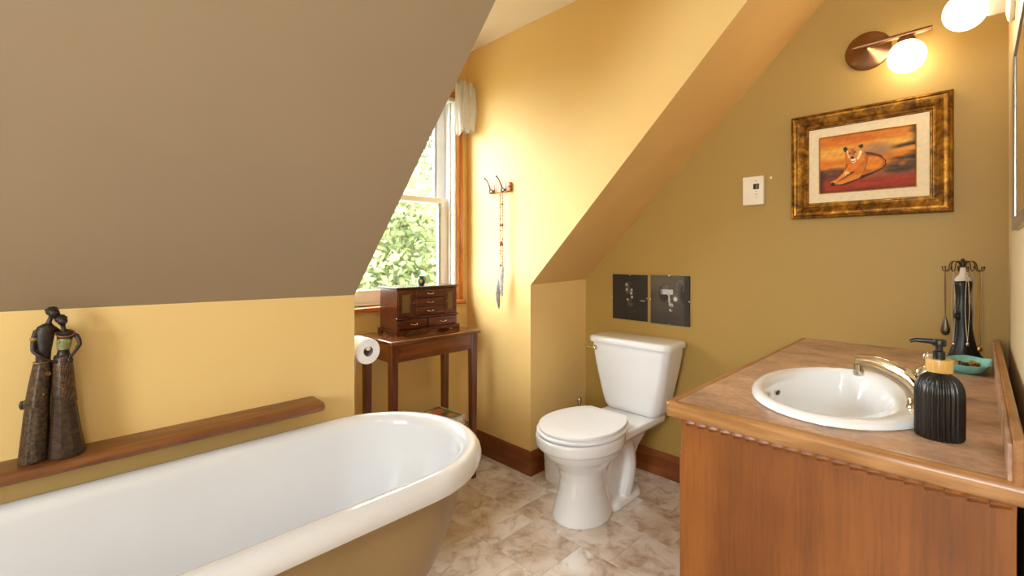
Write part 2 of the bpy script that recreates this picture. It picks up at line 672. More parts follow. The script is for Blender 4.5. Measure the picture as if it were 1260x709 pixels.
def inpoly(S, T, poly):
    inside = np.zeros(S.shape, bool)
    n = len(poly)
    j = n - 1
    for i in range(n):
        xi, yi = poly[i]
        xj, yj = poly[j]
        cnd = ((yi > T) != (yj > T)) & (S < (xj - xi) * (T - yi) / ((yj - yi) if yj != yi else 1e-9) + xi)
        inside ^= cnd
        j = i
    return inside


def put(img, mask, col, a=1.0):
    mk = mask.astype(float) if mask.dtype == bool else mask
    mk = (mk * a)[..., None]
    return img * (1 - mk) + np.array(col, float) * mk


# ------------------------------------------------------------------ the setting
XG, YK, YW = 2.355, 1.721, 2.262          # gable wall, knee walls, window wall
XL, XR = 0.84, 1.851                      # dormer cheeks
ZC = 2.467                                # flat ceiling
YR = -0.074                               # vanity wall
XF, YF = -2.2, -1.3                       # far end and rear of the room, behind the camera
TK = 0.03
ZKL, ZKR = 1.044, 1.037                   # knee wall heights at the dormer corners
YTL, YTR, YTG = 0.337, 0.302, 0.293       # where the slopes meet the flat ceiling

fl = MB().box(XF, XG, YF, YK, -0.06, -0.0015).box(XL, XR, YK, YW, -0.06, -0.0015).build('floor', M['grout'], None, 0)
struct(fl)
# floor tiles: columns 0.256 wide, every second column shifted by half a tile
TW = 0.2565
gap = 0.0014
first = None
for ci in range(-15, 4):
    x0 = 1.545 + ci * TW
    x1 = x0 + TW
    off = 1.015 if ci % 2 == 0 else 1.155
    for rj in range(-10, 6):
        y0 = off + rj * 0.2595
        y1 = y0 + 0.2595
        a0, a1 = max(x0, XF), min(x1, XG)
        b0, b1 = max(y0, YF), min(y1, YW)
        if a1 - a0 < 0.01 or b1 - b0 < 0.01:
            continue
        cx, cy = (a0 + a1) / 2, (b0 + b1) / 2
        if a0 < XL < a1 and b1 > YK:
            b1 = YK if cx < XL else b1
        if b0 >= YK and not (XL <= cx <= XR):
            continue
        if b1 > YK and not (a0 >= XL and a1 <= XR):
            if b0 < YK:
                b1 = max(b0 + 0.012, YK)
            else:
                a0, a1 = max(a0, XL), min(a1, XR)
        full = (abs((a1 - a0) - TW) < 1e-6 and abs((b1 - b0) - 0.2595) < 1e-6)
        if full and first is not None:
            o = first.copy()
            COL.objects.link(o)
            o.parent = fl
        else:
            hx, hy = (a1 - a0) / 2 - gap, (b1 - b0) / 2 - gap
            e = 0.0026
            rs = [[(-hx, -hy, -0.0015), (hx, -hy, -0.0015), (hx, hy, -0.0015), (-hx, hy, -0.0015)],
                  [(-hx, -hy, -0.0006), (hx, -hy, -0.0006), (hx, hy, -0.0006), (-hx, hy, -0.0006)],
                  [(-hx + e, -hy + e, 0), (hx - e, -hy + e, 0), (hx - e, hy - e, 0), (-hx + e, hy - e, 0)]]
            o = MB().rings(rs).build('tile', M['tile'], fl, 0)
            if full:
                first = o
        o.location = ((a0 + a1) / 2, (b0 + b1) / 2, 0)

# gable wall, rear walls, vanity wall
struct(MB().box(XG, XG + 0.1, YR - 0.1, YK + 0.2, -0.06, ZC + 0.1).build('wall_gable', M['gable'], None, 0))
struct(MB().box(1.02, XG, YR - 0.1, YR, -0.06, ZC + 0.02).build('wall_vanity', M['white_wall'], None, 0))
struct(MB().box(XF - 0.1, XG + 0.1, YF - 0.1, YF, -0.06, ZC + 0.1).build('wall_rear', M['white_wall'], None, 0))
struct(MB().box(XG, XG + 0.1, YF, YR - 0.1, -0.06, ZC + 0.1).build('wall_passage', M['white_wall'], None, 0))
w = MB()
w.box(XF - 0.1, XF, YF, YK + 0.1, -0.06, 0.9)
w.box(XF - 0.1, XF, YF, YK + 0.1, 2.1, ZC + 0.1)
w.box(XF - 0.1, XF, YF, -0.6, 0.9, 2.1)
w.box(XF - 0.1, XF, 0.6, YK + 0.1, 0.9, 2.1)
struct(w.build('wall_far', M['wall'], None, 0))
struct(MB().box(XF - 0.1, XG + 0.1, YF - 0.1, YW + 0.1, ZC, ZC + 0.1).build('ceiling', M['ceiling'], None, 0))


def zk_left(x):
    return ZKL + (XL - x) * 0.015


# left knee wall and slope, mitred into the dormer cheek
z0, z1 = zk_left(XF), ZKL
struct(MB().hexa([(XF, YK, -0.06), (XL, YK, -0.06), (XL - TK, YK + TK, -0.06), (XF, YK + TK, -0.06),
                  (XF, YK, z0), (XL, YK, z1), (XL - TK, YK + TK, z1 + 0.012), (XF, YK + TK, z0 + 0.012)]).build('wall_left', M['wall'], None, 0))
q = TK / math.sqrt(2)
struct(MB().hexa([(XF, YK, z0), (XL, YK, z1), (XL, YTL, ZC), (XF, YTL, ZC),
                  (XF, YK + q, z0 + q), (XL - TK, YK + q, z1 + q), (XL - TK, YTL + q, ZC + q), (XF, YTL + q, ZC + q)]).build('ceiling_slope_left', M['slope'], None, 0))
# right knee wall and slope
struct(MB().hexa([(XR, YK, -0.06), (XG, YK, -0.06), (XG, YK + TK, -0.06), (XR + TK, YK + TK, -0.06),
                  (XR, YK, ZKR), (XG, YK, 1.05), (XG, YK + TK, 1.062), (XR + TK, YK + TK, ZKR + 0.012)]).build('wall_right', M['wall'], None, 0))
struct(MB().hexa([(XR, YK, ZKR), (XG, YK, 1.05), (XG, YTG, ZC), (XR, YTR, ZC),
                  (XR + TK, YK + q, ZKR + q), (XG, YK + q, 1.05 + q), (XG, YTG + q, ZC + q), (XR + TK, YTR + q, ZC + q)]).build('ceiling_slope_right', M['slope_right'], None, 0))


def cheek(name, x, s, zk, yt):
    a = [(x, YK, -0.06), (x, YW, -0.06), (x, YW, ZC), (x, yt, ZC), (x, YK, zk)]
    xx = x + s * TK
    b = [(xx, YK + TK, -0.06), (xx, YW, -0.06), (xx, YW, ZC), (xx, yt + q, ZC), (xx, YK + q, zk + q)]
    m = MB()
    m.rings([a, b])
    return struct(m.build(name, M['wall'], None, 0))


cheek('wall_dormer_right', XR, 1, ZKR, YTR)
cheek('wall_dormer_left', XL, -1, ZKL, YTL)
# dormer end wall round the window opening
WX0, WX1, WZ0, WZ1 = 0.926, 1.765, 0.928, 2.155
w = MB()
w.box(XL - TK, XR + TK, YW, YW + 0.14, -0.06, WZ0)
w.box(XL - TK, XR + TK, YW, YW + 0.14, WZ1, ZC)
w.box(XL - TK, WX0, YW, YW + 0.14, WZ0, WZ1)
w.box(WX1, XR + TK, YW, YW + 0.14, WZ0, WZ1)
struct(w.build('wall_dormer_end', M['wall'], None, 0))


def baseboard(name, p0, p1, nrm, m0=0.0, m1=0.0):
    """profiled board 0.13 high from p0 to p1, standing nrm off the wall; m0/m1 mitre its ends"""
    prof = [(0.0, 0.0), (0.015, 0.0), (0.015, 0.100), (0.0125, 0.104), (0.0145, 0.109), (0.012, 0.118), (0.007, 0.123), (0.006, 0.130), (0.0, 0.130)]
    d = (Vector(p1) - Vector(p0)).normalized()
    nv = Vector(nrm)
    rs = []
    for p, mm in ((Vector(p0), m0), (Vector(p1), m1)):
        rs.append([tuple(p + nv * a + d * (a * mm) + Vector((0, 0, z))) for a, z in prof])
    return struct(MB().rings(rs).build(name, M['base_wood'], None, 30))


baseboard('baseboard_gable', (XG, 0.52, 0), (XG, YK, 0), (-1, 0, 0), 0, -1)
baseboard('baseboard_right', (XR, YK, 0), (XG, YK, 0), (0, -1, 0), -1, -1)
baseboard('baseboard_dormer_right', (XR, YK, 0), (XR, YW, 0), (-1, 0, 0), -1, -1)
baseboard('baseboard_dormer_end', (XL, YW, 0), (XR, YW, 0), (0, -1, 0), 1, -1)
baseboard('baseboard_dormer_left', (XL, YK, 0), (XL, YW, 0), (1, 0, 0), -1, -1)
baseboard('baseboard_left', (XF, YK, 0), (XL, YK, 0), (0, -1, 0), 0, 1)

# ------------------------------------------------------------------ the dormer window
win = bpy.data.objects.new('window_1', None)
COL.objects.link(win)
win.location = (1.3455, YW, WZ0)
BASE[win.name] = Vector(win.location)
struct(win)
cw = 0.038
for nm, x0, x1 in (('casing', WX1, WX1 + cw), ('casing', WX0 - cw, WX0)):
    prof = [(x0, YW), (x0, YW - 0.014), (x0 + 0.008, YW - 0.018), (x0 + 0.014, YW - 0.013), (x0 + cw - 0.012, YW - 0.017), (x0 + cw - 0.004, YW - 0.02), (x0 + cw, YW - 0.016), (x0 + cw, YW)]
    MB().prism(prof, 'z', WZ0, WZ1 + cw).build('casing', M['casing'], win, 30)
MB().box(WX0, WX1, YW - 0.016, YW, WZ1, WZ1 + cw).build('head_casing', M['casing_x'], win, 30, 0.004)
MB().box(WX0 - cw - 0.012, WX1 + cw + 0.006, YW - 0.045, YW + 0.05, WZ0 - 0.026, WZ0).build('stool', M['casing_x'], win, 30, 0.008, 3)
# white jamb lining the opening
jm = MB()
jm.box(WX1 - 0.018, WX1, YW - 0.002, YW + 0.14, WZ0, WZ1)
jm.box(WX0, WX0 + 0.018, YW - 0.002, YW + 0.14, WZ0, WZ1)
jm.box(WX0 + 0.018, WX1 - 0.018, YW - 0.002, YW + 0.14, WZ1 - 0.018, WZ1)
jm.box(WX0 + 0.018, WX1 - 0.018, YW + 0.05, YW + 0.14, WZ0, WZ0 + 0.014)
jm.box(WX1 - 0.03, WX1 - 0.018, YW + 0.032, YW + 0.044, WZ0 + 0.014, WZ1 - 0.018)
jm.box(WX0 + 0.018, WX0 + 0.03, YW + 0.032, YW + 0.044, WZ0 + 0.014, WZ1 - 0.018)
jm.build('jamb', M['vinyl'], win, 30, 0.003)


def sash(name, y, z0, z1, rail_b, rail_t):
    x0, x1 = WX0 + 0.02, WX1 - 0.02
    st = 0.058
    s = MB()
    s.box(x0, x0 + st, y, y + 0.034, z0, z1)
    s.box(x1 - st, x1, y, y + 0.034, z0, z1)
    o = s.build(name, M['vinyl'], win, 30, 0.004)
    MB().box(x0 + st, x1 - st, y, y + 0.034, z0, z0 + rail_b).build('rail', M['vinyl'], o, 30, 0.004)
    MB().box(x0 + st, x1 - st, y, y + 0.034, z1 - rail_t, z1).build('rail', M['vinyl'], o, 30, 0.004)
    MB().box(x0 + st - 0.004, x1 - st + 0.004, y + 0.015, y + 0.019, z0 + rail_b - 0.004, z1 - rail_t + 0.004).build('pane', M['pane'], o, 0)
    gb = MB()
    for (a0, a1, c0, c1) in ((x0 + st, x0 + st + 0.017, z0 + rail_b, z1 - rail_t), (x1 - st - 0.017, x1 - st, z0 + rail_b, z1 - rail_t)):
        gb.box(a0, a1, y + 0.006, y + 0.026, c0, c1)
    gb.build('glazing_bead_reflection', M['bead_reflection'], o, 0)  # bead widened and tinted to show the outer jamb's reflection
    return o


sash('lower_sash', YW + 0.05, WZ0 + 0.014, 1.548, 0.07, 0.034)
sash('upper_sash', YW + 0.09, 1.515, WZ1 - 0.018, 0.034, 0.045)
lk = MB().box(1.33, 1.37, YW + 0.052, YW + 0.08, 1.548, 1.556).box(1.345, 1.36, YW + 0.056, YW + 0.07, 1.556, 1.564)
lk.build('sash_lock', M['vinyl'], win, 30, 0.002)

# unseen window, added behind the photographer to let in fill daylight
w2 = bpy.data.objects.new('fill_window', None)
COL.objects.link(w2)
w2.location = (XF, 0, 0.9)
BASE[w2.name] = Vector(w2.location)
struct(w2)
wf = MB().box(XF - 0.08, XF + 0.015, -0.6, -0.55, 0.9, 2.1).box(XF - 0.08, XF + 0.015, 0.55, 0.6, 0.9, 2.1)
wf.box(XF - 0.08, XF + 0.015, -0.55, 0.55, 0.9, 0.95).box(XF - 0.08, XF + 0.015, -0.55, 0.55, 2.05, 2.1)
wf.build('frame', M['vinyl'], w2, 30, 0.004)
MB().box(XF - 0.05, XF - 0.045, -0.55, 0.55, 0.95, 2.05).build('pane', M['pane'], w2, 0)

# ------------------------------------------------------------------ bathtub
tub = thing('bathtub', 'long white roll-top bathtub with rounded end and tan painted outside', 'bathtub', (0.15, 1.335, 0))


def stadium(xr, xl, rad, z, n=22, yc=1.335):
    out = []
    for k in range(n + 1):
        t = -PI / 2 + PI * k / n
        out.append((xr + rad * math.cos(t), yc + rad * math.sin(t), z))
    for k in range(n + 1):
        t = PI / 2 + PI * k / n
        out.append((xl + rad * math.cos(t), yc + rad * math.sin(t), z))
    return out


sec = []
RC, ZR, rr = 0.299, 0.571, 0.036           # rim roll centre line
# enamel: from under the outer lip over the roll and down inside
en = [stadium(0.719, -0.5, RC + 0.012, ZR - 0.022)]
for k in range(11):
    t = R(-38 + 218 * k / 10)
    en.append(stadium(0.719, -0.5, RC + rr * math.cos(t), ZR + rr * math.sin(t)))
for xr, rad, z in ((0.718, 0.258, 0.53), (0.712, 0.252, 0.48), (0.70, 0.243, 0.42), (0.682, 0.233, 0.34), (0.655, 0.22, 0.26), (0.625, 0.198, 0.205), (0.585, 0.165, 0.168), (0.55, 0.12, 0.152), (0.52, 0.06, 0.147)):
    en.append(stadium(xr, -0.5 + (0.719 - xr) * 0.4, rad, z))
m = MB()
m.rings(en, cap=False)
m.face(list(range(len(m.v) - len(en[-1]), len(m.v))))
m.build('enamel_basin', M['enamel'], tub, 60)
ou = []
for xr, rad, z in ((0.719, RC - 0.006, ZR - 0.012), (0.717, RC - 0.012, 0.53), (0.706, 0.277, 0.47), (0.69, 0.263, 0.38), (0.66, 0.24, 0.28), (0.632, 0.217, 0.21), (0.60, 0.185, 0.165), (0.56, 0.13, 0.138), (0.52, 0.06, 0.132)):
    ou.append(stadium(xr, -0.5 + (0.719 - xr) * 0.4, rad, z))
m = MB()
m.rings(ou, cap=False)
m.face(list(range(len(m.v) - len(ou[-1]), len(m.v))))
m.build('outer_shell', M['tub_out'], tub, 60)
for x, y in ((0.52, 1.2), (0.52, 1.47), (-0.35, 1.2), (-0.35, 1.47)):
    s = 1 if y > 1.335 else -1
    f = MB()
    f.tube(bez((x, y - s * 0.02, 0.155), (x, y + s * 0.06, 0.15), (x, y + s * 0.02, 0.05), (x, y + s * 0.06, 0.02), 10), [0.03, 0.034, 0.033, 0.03, 0.026, 0.022, 0.02, 0.02, 0.022, 0.024, 0.02], 10)
    f.ell((x, y + s * 0.065, 0.022), 0.03, 0.03, 0.022, 12, 8)
    f.build('claw_foot', M['tub_out'], tub, 60)
dr = MB().lathe([(0.0, 0.0), (0.028, 0.0), (0.03, 0.003), (0.02, 0.004), (0.001, 0.002)], (-0.3, 1.335, 0.148), 20)
dr.build('drain', M['chrome'], tub)

# ------------------------------------------------------------------ wall ledge
SH_Z = 0.684
sh = MB()
prof = [(1.720, SH_Z), (1.628, SH_Z), (1.620, SH_Z - 0.002), (1.614, SH_Z - 0.008), (1.613, SH_Z - 0.02), (1.617, SH_Z - 0.029), (1.626, SH_Z - 0.032), (1.720, SH_Z - 0.032)]
xr_end = 0.682
rs = [[(-0.45, y, z) for y, z in prof], [(xr_end - 0.012, y, z) for y, z in prof],
      [(xr_end - 0.002, y if y > 1.7 else y + 0.004, z - (0.002 if z > SH_Z - 0.01 else (-0.002 if z < SH_Z - 0.02 else 0))) for y, z in prof],
      [(xr_end, y if y > 1.7 else y + 0.010, z - (0.006 if z > SH_Z - 0.01 else (-0.006 if z < SH_Z - 0.02 else 0))) for y, z in prof]]
sh.rings(rs)
ledge = thing('wall_shelf', 'narrow brown wooden ledge shelf on the yellow wall above the bathtub', 'shelf', (0.1, 1.70, SH_Z - 0.032))
sh.build('board', M['shelf_wood'], ledge, 50)

# ------------------------------------------------------------------ figurine of a couple
FY = 1.668
FZ = SH_Z


def st(a, b):
    """sketch units of the figurine (0.00146 m across, 0.00205 m up) to metres"""
    return (a - 61.5) * 0.00146, FZ + (577 - b) * 0.00198


fig = thing('couple_figurine', 'tall dark bronze figurine of an embracing couple in long patterned skirts', 'figurine', (0.0, FY, FZ))


def loft(m, rows, yc, seg=20, rip=0, amp=0.0):
    """rows: (left, right, height, half depth, y shift) in sketch units"""
    rs = []
    for l, r, b, dpt, dy in rows:
        xl, z = st(l, b)
        xr_, _ = st(r, b)
        cx, hx = (xl + xr_) / 2, (xr_ - xl) / 2
        ring = []
        for k in range(seg):
            t = 2 * PI * k / seg
            w_ = 1 + amp * math.cos(rip * t)
            ring.append((cx + hx * w_ * math.cos(t), yc + dy + dpt * w_ * math.sin(t), z))
        rs.append(ring)
    m.rings(rs)


def V3(a, b, dy=0.0):
    x, z = st(a, b)
    return (x, FY + dy, z)


# man: skirt in two tiers, torso, arms, head
m = MB()
loft(m, [(19, 57, 577, 0.034, 0), (20, 57, 570, 0.034, 0), (23, 58, 545, 0.031, 0), (26, 59, 520, 0.028, 0), (29, 60, 500, 0.026, 0), (33, 61, 480, 0.023, 0), (37, 61, 462, 0.02, 0), (38, 61, 452, 0.018, 0)], FY + 0.004, 28, 9, 0.03)
m.build('man_skirt', M['resin_rough'], fig, 60, remesh=0.0022, sm_it=2)
m = MB()
loft(m, [(27, 59, 508, 0.031, 0), (28, 60, 500, 0.0305, 0), (32, 61, 480, 0.027, 0), (36, 62, 462, 0.023, 0), (38, 62, 453, 0.0205, 0)], FY + 0.003, 28, 7, 0.03)
m.ell(V3(25.5, 504, -0.004), 0.006, 0.006, 0.012, 10, 6)
m.build('man_overskirt', M['resin_rough'], fig, 60, remesh=0.002, sm_it=2)
m = MB()
xb, zb = st(50, 453.5)
m.torus((xb, FY + 0.003, zb), 0.0165, 0.0022, 26, 8)
m.build('gold_belt', M['resin_gold'], fig, 60)
m = MB()
loft(m, [(41, 60, 455, 0.016, 0), (41, 61, 440, 0.016, 0), (40, 64, 425, 0.017, 0), (40, 66, 414, 0.0165, 0), (43, 65, 408, 0.014, 0), (50, 62, 404.5, 0.009, 0)], FY + 0.002, 22)
m.tube([V3(56, 408, 0.001), V3(58, 402, 0), V3(60.5, 396, -0.001), V3(62.5, 391, -0.002)], [0.0072, 0.0056, 0.0052, 0.0054], 12)
m.ell(V3(64.0, 391.5, -0.004), 0.0112, 0.0115, 0.0125, 16, 12)
m.ell(V3(71.2, 393, -0.008), 0.0022, 0.002, 0.003, 8, 6)
m.tube([V3(43, 412, -0.003), V3(40, 420, -0.006), V3(38.5, 430, -0.010), V3(38.5, 437, -0.013)], [0.0068, 0.0062, 0.0054, 0.005], 10)
m.tube([V3(38.5, 437, -0.013), V3(46, 443.5, -0.02), V3(55, 449, -0.023), V3(62, 452, -0.022)], [0.005, 0.0046, 0.0038, 0.0034], 10)
m.ell(V3(65.5, 453, -0.022), 0.006, 0.003, 0.0042, 10, 6)
for q_ in (-1, 0, 1):
    m.tube([V3(66, 453 + q_ * 1.4, -0.023), V3(70.5, 454.5 + q_ * 1.5, -0.023)], 0.0012, 6)
m.tube([V3(63, 410, 0.0), V3(72, 418, 0.012), V3(82, 421, 0.010)], [0.006, 0.0052, 0.0045], 10)
m.build('man_body', M['resin_skin'], fig, 60, remesh=0.0014, sm_it=3)
m = MB()
m.ell(V3(61.8, 389.4, 0.0), 0.0128, 0.0128, 0.0112, 16, 10)
for k in range(40):
    t = random.uniform(0, 2 * PI)
    p = random.uniform(0.1, 1.35)
    c = V3(61.8, 389.4, 0.0)
    m.ell((c[0] + 0.0128 * math.sin(p) * math.cos(t), c[1] + 0.0128 * math.sin(p) * math.sin(t), c[2] + 0.0112 * math.cos(p)), 0.0022, seg=6, n=4)
m.build('man_hair', M['resin_skin'], fig, 60)
x_, z_ = st(39.6, 422.5)
m = MB().lathe([(0.0066, -0.004), (0.0076, -0.003), (0.0076, 0.003), (0.0066, 0.004)], (x_, FY - 0.0065, z_), 16)
m.build('armband', M['resin_gold'], fig, 60)
# woman
m = MB()
loft(m, [(55, 104, 577, 0.036, 0), (56, 104, 568, 0.036, 0), (58, 99, 545, 0.031, 0), (60, 95, 522, 0.028, 0), (61, 92, 500, 0.026, 0), (62, 90, 480, 0.023, 0), (62, 88, 460, 0.02, 0), (64, 86, 447, 0.017, 0)], FY - 0.006, 30, 10, 0.03)
m.build('woman_skirt', M['resin_weave'], fig, 60, remesh=0.0022, sm_it=2)
m = MB()
rs = []
for i, (l, r, b, dpt) in enumerate([(60, 94.5, 500, 0.0295), (61, 92, 482, 0.0265), (62, 90, 465, 0.0235), (63, 88, 450, 0.02), (64.5, 86, 446, 0.0175)]):
    xl, _ = st(l, b)
    xr_, _ = st(r, b)
    ring = []
    for k in range(30):
        t = 2 * PI * k / 30
        tilt = 0.015 * math.cos(t) * (1 - i / 4.0)
        ring.append(((xl + xr_) / 2 + (xr_ - xl) / 2 * math.cos(t), FY - 0.006 + dpt * math.sin(t), st(0, b)[1] - tilt))
    rs.append(ring)
m.rings(rs)
m.build('woman_overskirt', M['resin_weave_light'], fig, 60)
m = MB()
m.ell(V3(84, 453, -0.02), 0.0068, 0.006, 0.0095, 12, 8)
m.ell(V3(81, 449, -0.02), 0.005, 0.005, 0.005, 10, 6)
m.tube([V3(66, 449, -0.02), V3(73, 446.5, -0.0225), V3(81, 447, -0.02)], [0.0026, 0.003, 0.003], 8)
m.build('sash_knot', M['resin_skin'], fig, 60)
m = MB()
loft(m, [(66, 85, 448, 0.0155, 0), (68, 84, 441, 0.0135, 0), (68, 86, 432, 0.015, 0), (67, 90, 421, 0.0145, 0), (70, 88, 416, 0.011, 0)], FY - 0.006, 20)
m.tube([V3(77, 418, -0.006), V3(76, 411, -0.007), V3(74.5, 404, -0.008)], [0.0062, 0.005, 0.0048], 12)
m.ell(V3(74.4, 401.8, -0.009), 0.0104, 0.0106, 0.0118, 16, 12)
m.ell(V3(79.5, 404, -0.0175), 0.002, 0.0022, 0.0028, 8, 6)
m.tube([V3(88, 420, -0.008), V3(92.5, 422, -0.012), V3(96, 428, -0.016), V3(97, 433.5, -0.018)], [0.0052, 0.0058, 0.0052, 0.0046], 10)
m.tube([V3(97, 433.5, -0.018), V3(92, 440, -0.022), V3(87, 446, -0.024)], [0.0046, 0.004, 0.0034], 10)
m.ell(V3(85.5, 447.5, -0.0245), 0.0045, 0.003, 0.0045, 8, 6)
for q_ in (-1, 0, 1):
    m.tube([V3(85, 448 + q_, -0.026), V3(82, 451 + q_ * 1.2, -0.026)], 0.0011, 6)
m.build('woman_body', M['resin_skin'], fig, 60, remesh=0.0014, sm_it=3)
m = MB()
m.ell(V3(72.4, 399.6, -0.005), 0.012, 0.012, 0.0104, 16, 10)
for k in range(40):
    t = random.uniform(0, 2 * PI)
    p = random.uniform(0.1, 1.35)
    c = V3(72.4, 399.6, -0.005)
    m.ell((c[0] + 0.012 * math.sin(p) * math.cos(t), c[1] + 0.012 * math.sin(p) * math.sin(t), c[2] + 0.0104 * math.cos(p)), 0.002, seg=6, n=4)
m.build('woman_hair', M['resin_skin'], fig, 60)
m = MB()
xc_, zc_ = st(78, 418)


def collar_ring(r_, h):
    """a ring of the wide collar, which dips towards the front"""
    return [(xc_ + r_ * math.cos(t), FY - 0.008 + r_ * 0.95 * math.sin(t), zc_ + h + 0.42 * r_ * math.sin(t)) for t in [2 * PI * k / 30 for k in range(30)]]


m.rings([collar_ring(r_, h) for r_, h in ((0.006, 0.007), (0.0105, 0.0045), (0.0155, 0.0015), (0.0178, -0.001), (0.0165, -0.0025), (0.012, -0.001), (0.006, 0.003))], cap=False)
o = m.build('wide_collar', M['resin_skin'], fig, 60)
cr = collar_ring(0.0174, -0.0005)
rs = []
for k in range(30):
    c, n_ = Vector(cr[k]), Vector((math.cos(2 * PI * k / 30), math.sin(2 * PI * k / 30), 0))
    rs.append([tuple(c + n_ * (0.0019 * math.cos(p)) + Vector((0, 0, 0.0019 * math.sin(p)))) for p in [2 * PI * i / 8 for i in range(8)]])
MB().rings(rs, close=True).build('collar_rim', M['resin_red'], o, 60)
m = MB()
loft(m, [(67.3, 85.2, 438.5, 0.0162, 0), (67, 86.5, 433, 0.0168, 0), (67, 87.5, 427, 0.0168, 0), (68, 87, 424.5, 0.0155, 0)], FY - 0.0065, 22)
m.ell(V3(72, 428, -0.0165), 0.006, 0.0052, 0.006, 12, 8)
m.ell(V3(82, 428, -0.0165), 0.006, 0.0052, 0.006, 12, 8)
m.build('green_bodice', M['resin_green'], fig, 60)
for a, b_, s in ((57, 467, 0.0045), (39, 483, 0.0045), (50, 492, 0.003)):
    c = V3(a, b_, 0)
    zc = c[2]
    m = MB().torus((c[0], FY + 0.003 - (0.0265 if b_ > 470 else 0.0215), zc), s, 0.0007, 16, 6, 'y').torus((c[0], FY + 0.003 - (0.0265 if b_ > 470 else 0.0215), zc), s * 0.45, 0.0006, 12, 6, 'y')
    m.build('ring_ornament', M['resin_gold'], fig, 60)

# ------------------------------------------------------------------ side table in the dormer
TX0, TX1, TY0, TY1, TZ = 1.096, 1.640, 1.888, 2.205, 0.80
tb = thing('side_table', 'tall narrow reddish-brown wooden table standing under the dormer window', 'table', ((TX0 + TX1) / 2, (TY0 + TY1) / 2, 0))
MB().box(TX0, TX1, TY0, TY1, TZ - 0.018, TZ).build('tabletop', M['table_x'], tb, 30, 0.006, 3)
lg = 0.038
ix0, ix1, iy0, iy1 = TX0 + 0.012, TX1 - 0.012, TY0 + 0.014, TY1 - 0.014
for x in (ix0, ix1 - lg):
    for y in (iy0, iy1 - lg):
        a, b = x + lg / 2, y + lg / 2
        t_ = lg * 0.38
        h_ = lg / 2
        MB().hexa([(a - t_, b - t_, 0), (a + t_, b - t_, 0), (a + t_, b + t_, 0), (a - t_, b + t_, 0),
                   (a - h_, b - h_, TZ - 0.018), (a + h_, b - h_, TZ - 0.018), (a + h_, b + h_, TZ - 0.018), (a - h_, b + h_, TZ - 0.018)]).build('leg', M['table_z'], tb, 30, 0.003)
az0 = TZ - 0.018 - 0.085
MB().box(ix0 + lg, ix1 - lg, iy0 + 0.006, iy0 + 0.024, az0, TZ - 0.018).build('apron', M['table_x'], tb, 30, 0.002)
MB().box(ix0 + lg, ix1 - lg, iy1 - 0.024, iy1 - 0.006, az0, TZ - 0.018).build('apron', M['table_x'], tb, 30, 0.002)
MB().box(ix0 + 0.006, ix0 + 0.024, iy0 + lg, iy1 - lg, az0, TZ - 0.018).build('apron', M['table_y'], tb, 30, 0.002)
MB().box(ix1 - 0.024, ix1 - 0.006, iy0 + lg, iy1 - lg, az0, TZ - 0.018).build('apron', M['table_y'], tb, 30, 0.002)
MZ = 0.288
MB().box(ix0 + 0.006, ix1 - 0.006, iy0 + lg * 0.5, iy1 - lg * 0.4, MZ - 0.018, MZ).build('lower_shelf', M['table_x'], tb, 30, 0.003)

# magazines on the lower shelf
mags = [((1.440, 2.055), 0.016, 4, (224, 214, 200), 'lowest magazine of the stack on the lower shelf of the side table'),
        ((1.432, 2.060), 0.018, -3, (236, 228, 214), 'middle magazine of the stack on the lower shelf of the side table'),
        ((1.442, 2.052), 0.014, 5, (230, 222, 206), 'top magazine with an orange and green cover on the side table shelf')]


def cover(S, T):
    img = np.ones(S.shape + (3,)) * np.array((150, 142, 122), float)
    n1 = fbm(S, T, 1.6, 3)
    img = put(img, n1 > 0.25, (96, 96, 74))
    for cx, cy, rx, ry, c in ((0.72, 0.3, 0.2, 0.22, (214, 120, 76)), (0.55, 0.62, 0.17, 0.2, (196, 84, 54)), (0.82, 0.72, 0.12, 0.12, (220, 150, 92)), (0.3, 0.35, 0.16, 0.2, (204, 150, 110)), (0.22, 0.78, 0.18, 0.1, (96, 124, 60)), (0.93, 0.5, 0.09, 0.3, (88, 122, 62)), (0.6, 0.15, 0.08, 0.07, (188, 178, 84))):
        d = ((S - cx) / rx) ** 2 + ((T - cy) / ry) ** 2 + 0.3 * fbm(S, T, 5, 9, 2)
        img = put(img, np.clip(1.6 - 1.4 * d, 0, 1), c)
    img = put(img, (T > 0.965) | (S > 0.98), (226, 220, 206))
    return img


zz = MZ
for i, ((mx, my), th, rot, ec, lab) in enumerate(mags):
    t = thing('magazine', lab, 'magazine', (mx, my, zz), 'magazines on the table shelf')
    hw, hh = 0.138, 0.105
    MB().box(mx - hw, mx + hw, my - hh, my + hh, zz + 0.0008, zz + th - 0.0008).build('pages', plain('magazine_pages_%d' % i, ec, 0.8, vary=0.05, scale=90), t, 0)
    cv = MB()
    cv.box(mx - hw - 0.001, mx + hw + 0.001, my - hh - 0.001, my + hh + 0.001, zz, zz + 0.0007)
    cv.box(mx - hw - 0.001, mx - hw + 0.0006, my - hh - 0.001, my + hh + 0.001, zz, zz + th)
    cv.box(mx - hw - 0.001, mx + hw + 0.001, my - hh - 0.001, my + hh + 0.001, zz + th - 0.0007, zz + th - 0.0002)
    cv.build('cover', M['paper'], t, 0)
    if i == 2:
        painted('cover_picture', (mx - hw, my + hh, zz + th), (1, 0, 0), (0, -1, 0), 2 * hw, 2 * hh, 60, 48, cover, M['cover_print'], t)
    t.rotation_euler.z = R(rot)
    zz += th + 0.0004

